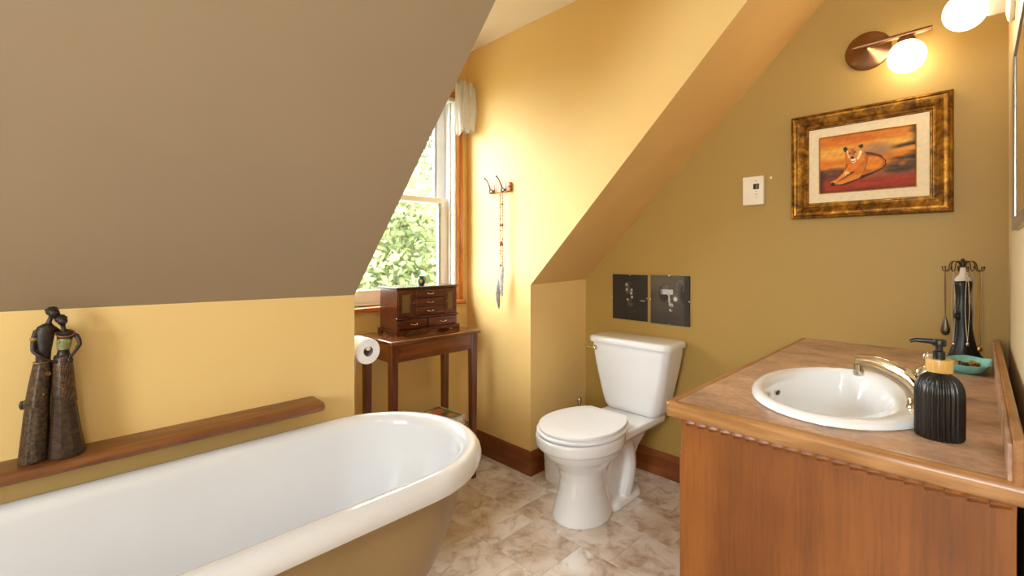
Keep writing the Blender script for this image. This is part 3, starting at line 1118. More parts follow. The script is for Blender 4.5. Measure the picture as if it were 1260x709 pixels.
# ------------------------------------------------------------------ jewellery box
BX0, BX1, BY0, BY1, BZ0, BZ1 = 1.200, 1.582, 2.012, 2.190, TZ, 1.040
jb = thing('jewelry_box', 'dark mahogany jewelry box with drawers and cane doors on the side table', 'jewelry box', ((BX0 + BX1) / 2, (BY0 + BY1) / 2, TZ))
MB().box(BX0 + 0.006, BX1 - 0.006, BY0 + 0.018, BY1 - 0.006, BZ0 + 0.022, BZ1 - 0.01).box(BX0 + 0.006, BX0 + 0.02, BY0 + 0.006, BY0 + 0.02, BZ0 + 0.022, BZ1 - 0.01).box(BX1 - 0.02, BX1 - 0.006, BY0 + 0.006, BY0 + 0.02, BZ0 + 0.022, BZ1 - 0.01).build('case', M['box_wood'], jb, 30, 0.002)
MB().box(BX0 - 0.003, BX1 + 0.003, BY0 - 0.004, BY1 + 0.003, BZ1 - 0.011, BZ1).build('lid', M['box_dark'], jb, 30, 0.004, 3)


def plinth(x0, x1, z0, z1, n=9):
    """skirt outline with a scalloped underside"""
    L_ = x1 - x0
    pts = [(x0, z1), (x0, z0), (x0 + 0.035, z0)]
    for k in range(13):
        s = k / 12
        x = x0 + 0.035 + (L_ - 0.07) * s
        e = 0.012 * (1 - abs(2 * s - 1) ** 6) - 0.005 * math.exp(-((s - 0.5) / 0.09) ** 2)
        pts.append((x, z0 + max(0.0002, e)))
    pts += [(x1 - 0.035, z0), (x1, z0), (x1, z1)]
    return pts


MB().prism(plinth(BX0 - 0.004, BX1 + 0.004, BZ0, BZ0 + 0.026), 'y', BY0 - 0.006, BY0 + 0.004).build('plinth', M['box_dark'], jb, 30, 0.0015)
for x in (BX0 - 0.004, BX1 - 0.006):
    MB().prism(plinth(BY0 + 0.004, BY1 + 0.002, BZ0, BZ0 + 0.026), 'x', x, x + 0.010).build('plinth', M['box_dark'], jb, 30, 0.0015)
yb = BY0
MB().box(BX0 + 0.002, BX1 - 0.002, yb - 0.004, yb + 0.02, BZ0 + 0.078, BZ0 + 0.086).build('waist_moulding', M['box_dark'], jb, 30, 0.002)


def drawer(x0, x1, z0, z1, nm='drawer'):
    d = MB().box(x0, x1, yb, yb + 0.03, z0, z1)
    d.box(x0 + 0.006, x1 - 0.006, yb - 0.003, yb, z0 + 0.006, z1 - 0.006)
    o = d.build(nm, M['box_wood'], jb, 30, 0.0015)
    cx, cz = (x0 + x1) / 2, (z0 + z1) / 2
    h = MB()
    h.tube(bez((cx - 0.017, yb - 0.004, cz), (cx - 0.014, yb - 0.012, cz - 0.006), (cx + 0.014, yb - 0.012, cz - 0.006), (cx + 0.017, yb - 0.004, cz), 10), 0.0016, 6)
    h.ell((cx - 0.017, yb - 0.004, cz), 0.003, 0.002, 0.003, 8, 6).ell((cx + 0.017, yb - 0.004, cz), 0.003, 0.002, 0.003, 8, 6)
    h.build('handle', M['chrome'], o, 60)
    return o


cx0, cx1 = BX0 + 0.106, BX1 - 0.092
zt = BZ1 - 0.016
hd = (zt - (BZ0 + 0.09)) / 3
for k in range(3):
    drawer(cx0, cx1, zt - (k + 1) * hd + 0.002, zt - k * hd - 0.001)
xm = (BX0 + BX1) / 2 - 0.005
drawer(BX0 + 0.014, xm - 0.003, BZ0 + 0.03, BZ0 + 0.075)
drawer(xm + 0.003, BX1 - 0.014, BZ0 + 0.03, BZ0 + 0.075)
for x0, x1, s in ((BX0 + 0.012, cx0 - 0.004, 1), (cx1 + 0.004, BX1 - 0.012, -1)):
    z0, z1 = BZ0 + 0.09, zt
    fw = 0.02
    d = MB()
    d.box(x0, x0 + fw, yb, yb + 0.014, z0, z1).box(x1 - fw, x1, yb, yb + 0.014, z0, z1)
    d.box(x0 + fw, x1 - fw, yb, yb + 0.014, z0, z0 + fw).box(x0 + fw, x1 - fw, yb, yb + 0.014, z1 - fw, z1)
    o = d.build('door', M['box_wood'], jb, 30, 0.0015)
    MB().box(x0 + fw - 0.001, x1 - fw + 0.001, yb + 0.006, yb + 0.010, z0 + fw - 0.001, z1 - fw + 0.001).build('cane_panel', M['cane'], o, 0)
    kx = x1 - 0.008 if s > 0 else x0 + 0.008
    MB().lathe([(0.001, 0), (0.003, 0.001), (0.002, 0.004), (0.0042, 0.007), (0.003, 0.0105), (0.0005, 0.011)], (kx, yb, (z0 + z1) / 2), 12, 'y').build('knob', M['chrome'], o, 60)
    for v in list(o.children):
        if v.name.startswith('knob'):
            v.data.transform(Matrix.Translation((0, 2 * (yb - BASE[jb.name].y), 0)) @ Matrix.Scale(-1, 4, (0, 1, 0)))

# little vase on the jewellery box
vx, vy = 1.385, 2.075
vs = thing('vase', 'tiny teal glazed vase with an amber front on top of the jewelry box', 'vase', (vx, vy, BZ1))
MB().lathe([(0.001, 0), (0.013, 0), (0.0145, 0.003), (0.019, 0.012), (0.0225, 0.022), (0.021, 0.032), (0.014, 0.039), (0.0115, 0.043), (0.0145, 0.048), (0.0155, 0.051), (0.0125, 0.052), (0.0095, 0.048), (0.0085, 0.042)], (vx, vy, BZ1), 24).build('body', M['vase'], vs, 60)
MB().ell((vx - 0.0105, vy - 0.0155, BZ1 + 0.022), 0.009, 0.006, 0.011, 12, 8).build('amber_medallion', M['amber'], vs, 60)
MB().tube(bez((vx + 0.013, vy, BZ1 + 0.045), (vx + 0.027, vy, BZ1 + 0.042), (vx + 0.03, vy, BZ1 + 0.034), (vx + 0.0215, vy, BZ1 + 0.03), 8), 0.0022, 8).build('ear_handle', M['vase'], vs, 60)
MB().tube(bez((vx - 0.013, vy, BZ1 + 0.045), (vx - 0.027, vy, BZ1 + 0.042), (vx - 0.03, vy, BZ1 + 0.034), (vx - 0.0215, vy, BZ1 + 0.03), 8), 0.0022, 8).build('ear_handle', M['vase'], vs, 60)

# ------------------------------------------------------------------ toilet roll on its holder
RX, RY, RZ = 0.906, 1.785, 0.823
hd_ = thing('toilet_roll_holder', 'small white arm holder fixed to the dormer cheek carrying the paper roll', 'roll holder', (XL, RY, RZ))
MB().lathe([(0.0005, 0), (0.02, 0), (0.021, 0.003), (0.018, 0.007), (0.0005, 0.008)], (XL, RY + 0.062, RZ), 18, 'x').build('wall_plate', M['cream_plastic_lit_brass'], hd_, 60)
MB().tube([(XL + 0.006, RY + 0.062, RZ), (RX - 0.012, RY + 0.062, RZ), (RX - 0.003, RY + 0.059, RZ), (RX, RY + 0.05, RZ), (RX, RY - 0.02, RZ), (RX, RY - 0.044, RZ)], 0.0075, 12).build('arm', M['cream_plastic_lit_brass'], hd_, 60)
MB().lathe([(0.0005, -0.052), (0.0085, -0.052), (0.0095, -0.050), (0.0095, -0.042), (0.0085, -0.040), (0.0005, -0.040)], (RX, RY, RZ), 16, 'y').build('end_cap', M['cream_plastic_lit_brass'], hd_, 60)
rl = thing('toilet_roll', 'white toilet paper roll hanging at the corner of the yellow wall', 'toilet paper', (RX, RY, RZ - 0.064))
rc = RZ - 0.0118
MB().lathe([(0.0205, -0.05), (0.050, -0.05), (0.052, -0.048), (0.052, 0.048), (0.050, 0.05), (0.0205, 0.05)], (RX, RY, rc), 40, 'y', cap=False).build('paper', M['paper'], rl, 40)
MB().lathe([(0.0205, -0.0495), (0.0205, 0.0495), (0.0197, 0.0495), (0.0197, -0.0495)], (RX, RY, rc), 24, 'y', cap=False).build('card_core', M['card'], rl, 40)
sheet = [(RX - 0.0524 - 0.002 * math.sin(k / 11 * PI), rc - 0.085 * k / 11) for k in range(12)]
m = MB()
m.prism(sheet + [(x + 0.0007, z) for x, z in sheet[::-1]], 'y', RY - 0.048, RY + 0.048)
m.build('hanging_sheet', M['paper'], rl, 50)

# ------------------------------------------------------------------ curtain bunch at the window head
ct = thing('curtain', 'gathered white sheer curtain bunch hanging at the top right of the window', 'curtain', (1.78, 2.2, 1.95))
m = MB()
rs = []
NP = 72
for i in range(19):
    s = i / 18
    z = 2.235 - 0.275 * s
    wx = 0.062 * (0.72 + 0.36 * math.sin(PI * min(1, s * 0.62 + 0.22)))
    ring = []
    for k in range(NP):
        t = 2 * PI * k / NP
        fold = 1 + 0.16 * math.sin(9 * t + 1.2 * math.sin(3 * s)) * (0.6 + 0.4 * s) + 0.07 * math.sin(17 * t + 2 * s)
        zz_ = z + (0.012 * math.sin(5 * t + 1) + 0.008 * math.sin(11 * t)) * (1 if i in (0, 18) else 0) - (0.02 * (1 - math.cos(t)) / 2 if i == 18 else 0)
        ring.append((1.782 + min(0.066, wx * fold * math.cos(t)), 2.196 + 0.044 * fold * math.sin(t), zz_))
    rs.append(ring)
m.rings(rs)
m.build('cloth', M['sheer'], ct, 80)

# ------------------------------------------------------------------ hook rack on the dormer cheek
rk = thing('hook_rack', 'small wooden wall rack with two metal coat hooks by the window', 'hook rack', (XR, 1.954, 1.588))
MB().box(XR - 0.016, XR, 1.862, 2.046, 1.560, 1.615).build('board', M['casing_x'], rk, 30, 0.006, 3)
for yy in (1.905, 2.003):
    h = MB()
    x = XR - 0.016
    h.box(x - 0.003, x, yy - 0.008, yy + 0.008, 1.566, 1.608)
    h.tube(bez((x - 0.002, yy, 1.578), (x - 0.035, yy, 1.570), (x - 0.03, yy, 1.625), (x - 0.066, yy, 1.640), 12), [0.004] * 12 + [0.0038], 8)
    h.ell((x - 0.067, yy, 1.641), 0.0065, seg=10, n=8)
    h.tube(bez((x - 0.002, yy, 1.575), (x - 0.012, yy, 1.558), (x - 0.028, yy, 1.556), (x - 0.03, yy, 1.572), 10), 0.0038, 8)
    h.ell((x - 0.03, yy, 1.574), 0.0055, seg=10, n=8)
    h.build('hook', M['hook_metal'], rk, 60)
for yy in (1.874, 2.034):
    MB().lathe([(0.0005, 0), (0.006, 0.0), (0.005, -0.0025), (0.0005, -0.003)], (XR - 0.016, yy, 1.588), 12, 'x').build('screw', M['dark_metal'], rk, 60)

# beaded strand with feathers hanging from the right hook
hx, hy, hz = XR - 0.044, 1.905, 1.566
cm = thing('feather_charm', 'long beaded cord with two grey feathers hanging from the hook rack', 'wall charm', (hx, hy, 0.9))
st_ = MB()
for dy in (-0.009, 0.009):
    st_.tube(bez((hx, hy + dy * 0.6, hz + 0.002), (hx, hy + dy, hz - 0.1), (hx, hy + dy, hz - 0.25), (hx, hy + dy * 0.7, hz - 0.44), 16), 0.0016, 6)
st_.tube([(hx, hy - 0.006, hz + 0.001), (hx - 0.002, hy, hz + 0.004), (hx, hy + 0.006, hz + 0.001)], 0.0016, 6)
st_.build('cord', M['string'], cm, 60)
k = 0
for dy in (-0.009, 0.009):
    for i in range(26):
        z = hz - 0.012 - i * 0.0165
        big = (i % 7 == 4)
        f_ = 1 if i < 20 else 0.85
        mt = M['bead_red'] if (i in (11, 18) or (i > 8 and (i * 7 + k) % 11 == 0)) else (M['bead_brown'] if (i * 5 + k) % 4 == 0 else M['bead_pale'])
        rb = 0.006 if big else 0.0041
        MB().ell((hx, hy + dy * f_, z), rb, rb, rb * 1.25, 8, 6).build('bead', mt, cm, 60)
    k += 3
MB().torus((hx, hy, hz - 0.20), 0.011, 0.003, 14, 6).build('bead', M['bead_brown'], cm, 60)
MB().ell((hx, hy, hz - 0.30), 0.011, 0.009, 0.013, 10, 8).build('bead', M['bead_red'], cm, 60)
for y0, ztop, ln, mt in ((hy - 0.012, hz - 0.435, 0.165, M['feather']), (hy + 0.014, hz - 0.50, 0.17, M['feather_dark'])):
    f = MB()
    rs = []
    for i in range(13):
        s = i / 12
        wd = 0.0022 + 0.016 * math.sin(PI * min(1, s * 0.92 + 0.06)) ** 0.8
        c = (hx - 0.006 * math.sin(PI * s), y0 + 0.008 * math.sin(2.2 * s), ztop - ln * s)
        rs.append([(c[0] + 0.0045 * math.sin(t) * (1 if s < 0.95 else 0.4), c[1] + wd * (1 + 0.08 * math.sin(9 * s * PI)) * math.cos(t), c[2]) for t in [2 * PI * j / 12 for j in range(12)]])
    f.rings(rs)
    f.tube([(hx, y0, ztop + 0.07), (hx, y0, ztop)], 0.0012, 6)
    f.build('feather', mt, cm, 60)

# ------------------------------------------------------------------ toilet
TYC = 1.302
tl = thing('toilet', 'white two-piece toilet with closed lid against the olive gable wall', 'toilet', (1.85, TYC, 0))


def oval(cx, a_f, a_b, hy, z, n=40, e=1.0):
    out = []
    for k in range(n):
        t = 2 * PI * k / n
        c, s = math.cos(t), math.sin(t)
        out.append((cx + (a_b if c > 0 else a_f) * math.copysign(abs(c) ** e, c), TYC + hy * math.copysign(abs(s) ** e, s), z))
    return out


m = MB()
m.rings([oval(1.755, .158, .16, .128, 0), oval(1.755, .158, .16, .128, .012), oval(1.755, .148, .15, .119, .05), oval(1.755, .128, .14, .098, .12), oval(1.758, .122, .14, .094, .18), oval(1.758, .13, .15, .104, .225),
         oval(1.756, .165, .18, .135, .268), oval(1.754, .200, .2, .165, .300), oval(1.752, .214, .21, .176, .322), oval(1.752, .218, .21, .179, .334), oval(1.75, .232, .215, .191, .338), oval(1.75, .238, .215, .195, .350), oval(1.75, .238, .21, .195, .382), oval(1.75, .234, .205, .19, .390)])
m.rings([[(p[0], p[1], z) for p in rrect(1.98, TYC, .150, .118, .07, 8)] for z in (0, .022)] + [[(p[0], p[1], .034) for p in rrect(1.98, TYC, .140, .106, .065, 8)]])
m.rings([[(p[0], p[1], z) for p in rrect(cx, TYC, hx_, hy_, r_, 8)] for cx, hx_, hy_, r_, z in ((1.95, .15, .078, .06, 0.03), (1.95, .15, .075, .06, .10), (1.96, .16, .082, .06, .17), (1.985, .17, .092, .07, .24), (2.02, .19, .11, .08, .30), (2.06, .24, .15, .09, .345))])
# trapway bulge down both sides
for s in (-1, 1):
    m.tube(bez((1.80, TYC + s * 0.04, 0.26), (1.92, TYC + s * 0.06, 0.36), (2.11, TYC + s * 0.075, 0.28), (1.99, TYC + s * 0.06, 0.03), 14), 0.050, 12)
m.rings([[(p[0], p[1], z) for p in rrect(2.09, TYC, hx_, hy_, .07, 8)] for hx_, hy_, z in ((.225, .130, .318), (.242, .146, .334), (.242, .149, .358), (.236, .144, .368))])
m.build('bowl', M['porcelain'], tl, 60, remesh=0.005, sm_it=4)
# tank
m = MB()
rows = [(.368, .138, .066, .03), (.375, .156, .074, .04), (.40, .167, .080, .042), (.44, .178, .084, .042), (.51, .193, .088, .04), (.60, .212, .094, .038), (.70, .228, .098, .036), (.722, .229, .098, .036)]
rs = []
for z, hy_, hx_, r_ in rows:
    ring = []
    for x, y in rrect(0, 0, hx_, hy_, r_, 8):
        bow = 0.012 * (1 - (y / hy_) ** 2) if x < 0 else 0
        ring.append((2.238 + x - bow, TYC + y, z))
    rs.append(ring)
m.rings(rs)
m.build('tank', M['porcelain'], tl, 50)
m = MB()
rs = []
for z, g, r_ in ((.722, .0, .036), (.724, .009, .04), (.742, .011, .042), (.750, .008, .04), (.755, .0, .036), (.757, -.014, .03)):
    ring = []
    for x, y in rrect(0, 0, .100 + g, .232 + g, r_, 8):
        bow = 0.012 * (1 - (y / .24) ** 2) if x < 0 else 0
        ring.append((2.235 + x - bow, TYC + y, z))
    rs.append(ring)
m.rings(rs)
m.build('tank_lid', M['porcelain'], tl, 40)
m = MB()
lx, ly, lz = 2.130, 1.494, .690
m.lathe([(0.0005, 0.012), (0.013, 0.012), (0.014, 0.004), (0.014, -0.006), (0.009, -0.014), (0.0005, -0.016)], (lx, ly, lz), 16, 'x')
m.tube([(lx - 0.014, ly - 0.004, lz), (lx - 0.018, ly + 0.02, lz + 0.002), (lx - 0.015, ly + 0.045, lz + 0.004), (lx - 0.014, ly + 0.06, lz + 0.005)], [0.0058, 0.0048, 0.0055, 0.0072], 10)
m.build('flush_lever', M['chrome'], tl, 60)


def lid_outline(g, n=26):
    """round-front seat outline tapering to a straight hinge edge"""
    hy_ = .188 + g
    xb = 1.972 + g * .6
    up = []
    for k in range(n + 1):
        t = PI * 0.5 * k / n
        up.append((1.748 - (.222 + g) * math.cos(t), hy_ * math.sin(t)))
    for k in range(1, n + 1):
        q_ = k / n
        up.append((1.748 + (xb - 1.748) * q_, hy_ * math.sqrt(1 - (.83 * q_) ** 2)))
    return [(x, TYC + y) for x, y in up] + [(x, TYC - y) for x, y in up[:0:-1]]


def slab(rows):
    return MB().rings([[(x, y, z) for x, y in lid_outline(g)] for g, z in rows])


slab([(-.004, .392), (.003, .396), (.004, .404), (-.001, .4085)]).build('seat', M['seat_plastic'], tl, 45)
slab([(-.012, .4105), (-.006, .4135), (-.004, .420), (-.007, .4255), (-.022, .4285), (-.09, .430)]).build('lid', M['seat_plastic'], tl, 45)
for s in (-1, 1):
    h = MB()
    h.lathe([(0.001, -0.016), (0.012, -0.016), (0.013, -0.013), (0.013, 0.013), (0.012, 0.016), (0.001, 0.016)], (1.985, TYC + s * .075, .398), 14, 'y')
    h.box(1.978, 2.000, TYC + s * .075 - .015, TYC + s * .075 + .015, .382, .398)
    h.build('hinge', M['seat_plastic'], tl, 45)
    MB().lathe([(0.0145, 0.0), (0.0145, 0.004), (0.011, 0.013), (0.005, 0.017), (0.0005, 0.018)], (1.975, TYC + s * .094, .033), 16).build('bolt_cap', M['porcelain'], tl, 50)

# white bin and toilet brush behind the toilet
bn = thing('waste_bin', 'round white plastic waste bin tucked behind the toilet by the baseboard', 'bin', (1.965, 1.598, 0))
MB().lathe([(0.001, 0.0), (0.078, 0.0), (0.08, 0.004), (0.088, 0.18), (0.09, 0.184), (0.09, 0.19), (0.087, 0.19), (0.0855, 0.184), (0.077, 0.006), (0.001, 0.005)], (1.945, 1.592, 0), 32).build('pail', M['white_plastic'], bn, 50)
br = thing('toilet_brush', 'white toilet brush holder with a chrome tipped handle in the corner behind the toilet', 'toilet brush', (2.17, 1.63, 0))
MB().lathe([(0.001, 0), (0.045, 0), (0.047, 0.003), (0.042, 0.10), (0.036, 0.12), (0.012, 0.122)], (2.17, 1.63, 0), 20).build('holder', M['white_plastic'], br, 50)
MB().tube([(2.17, 1.63, 0.1), (2.17, 1.63, 0.355)], 0.007, 10).lathe([(0.007, 0.335), (0.011, 0.34), (0.0125, 0.355), (0.011, 0.37), (0.006, 0.377), (0.0005, 0.378)], (2.17, 1.63, 0), 14).build('handle', M['chrome'], br, 50)
pp = MB()
rs = []
for i, (r_, z) in enumerate(((0.012, 0.0), (0.021, 0.002), (0.022, 0.008), (0.017, 0.013), (0.006, 0.016))):
    rs.append([(2.195 + r_ * 1.35 * (1 + 0.18 * math.sin(3 * t + i)) * math.cos(t), 1.295 + r_ * (1 + 0.2 * math.sin(5 * t + 2 * i)) * math.sin(t), z) for t in [2 * PI * k / 14 for k in range(14)]])
pp.rings(rs)
tag(pp.build('paper_scrap', M['paper'], None, 0), 'small crumpled white paper scrap on the floor beside the toilet foot', 'paper')

# ------------------------------------------------------------------ clip-framed photographs
def photo_a(S, T):
    img = np.ones(S.shape + (3,)) * np.array((20, 16, 13), float)
    img = put(img, np.clip((S - 0.45) * 4, 0, 1), (28, 26, 26), 0.7)
    img = put(img, np.clip(1 - np.abs(T - 0.8) * 8, 0, 1) * (S > 0.45), (36, 34, 34), 0.8)
    n = fbm(S, T, 4, 21, 4)
    for cx, cy, rx, ry, c in ((0.47, 0.24, 0.12, 0.10, (92, 86, 80)), (0.45, 0.36, 0.10, 0.1, (70, 64, 58)), (0.55, 0.36, 0.06, 0.10, (120, 112, 104)), (0.5, 0.56, 0.07, 0.12, (84, 78, 72)), (0.56, 0.5, 0.06, 0.05, (150, 142, 134)), (0.53, 0.66, 0.10, 0.05, (70, 66, 62))):
        d = ((S - cx) / rx) ** 2 + ((T - cy) / ry) ** 2
        img = put(img, np.clip(1.5 - d * 1.4, 0, 1) * np.clip(0.6 + n, 0, 1), c)
    for cx, cy, r_ in ((0.42, 0.22, 0.03), (0.43, 0.33, 0.03), (0.57, 0.33, 0.025), (0.56, 0.41, 0.03), (0.45, 0.55, 0.025), (0.58, 0.49, 0.03)):
        img = put(img, np.clip(1.4 - (((S - cx) / r_) ** 2 + ((T - cy) / r_) ** 2), 0, 1), (196, 190, 184))
    img = put(img, (np.abs(T - 0.555 - 0.02 * (S - .8)) < 0.012) & (S > 0.82) & (S < 0.95), (150, 146, 142))
    return img


def photo_b(S, T):
    img = np.ones(S.shape + (3,)) * np.array((76, 70, 60), float)
    img = put(img, np.clip(T * 1.1 - 0.25, 0, 1), (44, 38, 32), 0.9)
    n = fbm(S, T, 2, 5, 3)
    img = img * (1 + 0.10 * n[..., None])
    img = put(img, (S > 0.88), (26, 23, 22), 0.95)
    d = ((S - 0.9) / 0.14) ** 2 + ((T - 0.36) / 0.22) ** 2
    img = put(img, np.clip(1.5 - d * 1.3, 0, 1), (22, 19, 17))
    d = ((S - 0.36) / 0.14) ** 2 + ((T - 0.36) / 0.19) ** 2
    img = put(img, np.clip(2.2 - d * 2, 0, 1), (28, 25, 23), 0.9)
    d = ((S - 0.4) / 0.11) ** 2 + ((T - 0.24) / 0.06) ** 2
    img = put(img, np.clip(1.6 - d * 1.6, 0, 1), (110, 102, 92), 0.8)
    img = put(img, (S > 0.27) & (S < 0.6) & (np.abs(T - 0.335) < 0.055), (190, 190, 192))
    img = put(img, (S > 0.27) & (S < 0.32) & (np.abs(T - 0.335) < 0.055), (120, 118, 118))
    img = put(img, np.clip(1.5 - (((S - 0.66) / 0.08) ** 2 + ((T - 0.43) / 0.10) ** 2), 0, 1), (92, 84, 76))
    img = put(img, np.clip(1.5 - (((S - 0.655) / 0.05) ** 2 + ((T - 0.47) / 0.045) ** 2), 0, 1), (206, 202, 196))
    img = put(img, (np.abs(S - 0.49 - 0.1 * (T - .4)) < 0.025) & (T > 0.36) & (T < 0.6), (176, 170, 164))
    for cx, cy, rx, ry in ((0.55, 0.6, 0.06, 0.05), (0.54, 0.7, 0.055, 0.035)):
        d = ((S - cx) / rx) ** 2 + ((T - cy) / ry) ** 2
        img = put(img, np.clip(1.5 - d * 1.4, 0, 1) * np.clip(0.7 + fbm(S, T, 9, 2, 2), 0, 1), (190, 184, 176))
    d = np.abs(((S - 0.78) / 0.09) ** 2 + ((T - 0.22) / 0.12) ** 2 - 1)
    img = put(img, np.clip(1 - d * 3, 0, 1) * (T < 0.3), (120, 112, 104))
    return img


def clip_frame(y_hi, y_lo, z0, z1, fn, lab):
    t = thing('clip_frame', lab, 'picture', (XG, (y_hi + y_lo) / 2, z0), 'clip frames above the toilet')
    MB().box(XG - 0.010, XG - 0.0005, y_lo, y_hi, z0, z1).build('backing', M['black_plastic'], t, 0, 0.001)
    painted('photograph', (XG - 0.0106, y_hi - 0.0005, z1 - 0.0005), (0, -1, 0), (0, 0, -1), y_hi - y_lo - 0.001, z1 - z0 - 0.001, 74, 88, fn, M['photo_print'], t)
    for (yc, zc, a, b) in (((y_hi + y_lo) / 2, z1, .005, .004), ((y_hi + y_lo) / 2, z0, .005, .004), (y_hi, (z0 + z1) / 2, .004, .005), (y_lo, (z0 + z1) / 2, .004, .005)):
        MB().box(XG - 0.0125, XG - 0.0005, yc - a, yc + a, zc - b, zc + b).build('clip', M['chrome'], t, 0, 0.001)
    return t


clip_frame(1.519, 1.298, .829, 1.088, photo_a, 'left glass clip frame above the toilet tank with a nearly black photograph')
clip_frame(1.276, 1.056, .826, 1.090, photo_b, 'right glass clip frame above the toilet with a grey photograph of a tap')

# ------------------------------------------------------------------ thermostat
th = thing('thermostat', 'small cream wall thermostat with dark square screen on the olive wall', 'thermostat', (XG, .746, 1.434))
MB().box(XG - 0.005, XG, .704, .788, 1.440, 1.564).build('back_plate', M['cream_plastic_lit_brass'], th, 30, 0.002)
MB().hexa([(XG - 0.022, .701, 1.436), (XG - 0.005, .699, 1.434), (XG - 0.005, .793, 1.434), (XG - 0.022, .791, 1.436),
           (XG - 0.022, .701, 1.568), (XG - 0.005, .699, 1.570), (XG - 0.005, .793, 1.570), (XG - 0.022, .791, 1.568)]).build('cover', M['cream_plastic_lit_brass'], th, 30, 0.003)
MB().box(XG - 0.0232, XG - 0.0215, .719, .744, 1.508, 1.533).build('screen', M['black_plastic'], th, 0)
MB().box(XG - 0.0236, XG - 0.0230, .726, .731, 1.513, 1.528).build('digit', M['card'], th, 0)
for z, a in ((1.547, .006), (1.498, .004), (1.484, .006), (1.471, .003)):
    MB().box(XG - 0.0226, XG - 0.0215, .7315 - a, .7315 + a, z - .0012, z + .0012).build('button', M['card'], th, 0)
tag(MB().lathe([(0.0055, 0), (0.0055, -0.001), (0.003, -0.0025), (0.0005, -0.003)], (XG, .675, 1.5575), 12, 'x').build('wall_plug', M['cream_plastic_lit_brass'], None, 50), 'tiny white wall plug in the olive wall just beside the thermostat', 'wall plug')

# ------------------------------------------------------------------ framed lioness painting
PY0, PY1, PZ0, PZ1 = 0.064, 0.586, 1.359, 1.806
pt = thing('framed_painting', 'ornate antique gold framed painting of a resting lioness on the olive wall', 'painting', (XG, (PY0 + PY1) / 2, PZ0))
fw = 0.066


def moulding(prof, y0, y1, z0, z1, name, mat):
    """mitred moulding; prof: (distance in from the outer edge, height off the wall)"""
    c = [((y1, z0), (y0, z0)), ((y0, z0), (y0, z1)), ((y0, z1), (y1, z1)), ((y1, z1), (y1, z0))]
    cen = ((y0 + y1) / 2, (z0 + z1) / 2)
    for (a, b) in c:
        rs = []
        for p in (a, b):
            sy, sz = (1 if cen[0] > p[0] else -1), (1 if cen[1] > p[1] else -1)
            rs.append([(XG - h, p[0] + sy * d, p[1] + sz * d) for d, h in prof])
        MB().rings(rs).build(name, mat, pt, 30)


moulding([(0, 0.004), (0, 0.026), (0.003, 0.032), (0.009, 0.034), (0.013, 0.030), (0.017, 0.029), (0.026, 0.031), (0.038, 0.027), (0.048, 0.020), (0.052, 0.021), (0.056, 0.021), (0.059, 0.016), (0.063, 0.016), (fw, 0.012), (fw, 0.004)], PY0, PY1, PZ0, PZ1, 'frame_side', M['gilt'])
y0, y1, z0, z1 = PY0 + fw - 0.002, PY1 - fw + 0.002, PZ0 + fw + 0.004 - 0.002, PZ1 - fw + 0.002
my, mz = 0.036, 0.036
moulding([(fw - 0.004, 0.004), (fw - 0.004, 0.0125), (fw + my, 0.0125), (fw + my, 0.004)], PY0, PY1, PZ0, PZ1, 'linen_mat', M['linen'])
moulding([(fw + my, 0.004), (fw + my, 0.0135), (fw + my + 0.002, 0.0145), (fw + my + 0.0045, 0.011), (fw + my + 0.0045, 0.004)], PY0, PY1, PZ0, PZ1, 'gold_fillet', M['fillet'])
d_ = fw + my + 0.003
cy0, cy1, cz0, cz1 = PY0 + d_, PY1 - d_, PZ0 + d_, PZ1 - d_


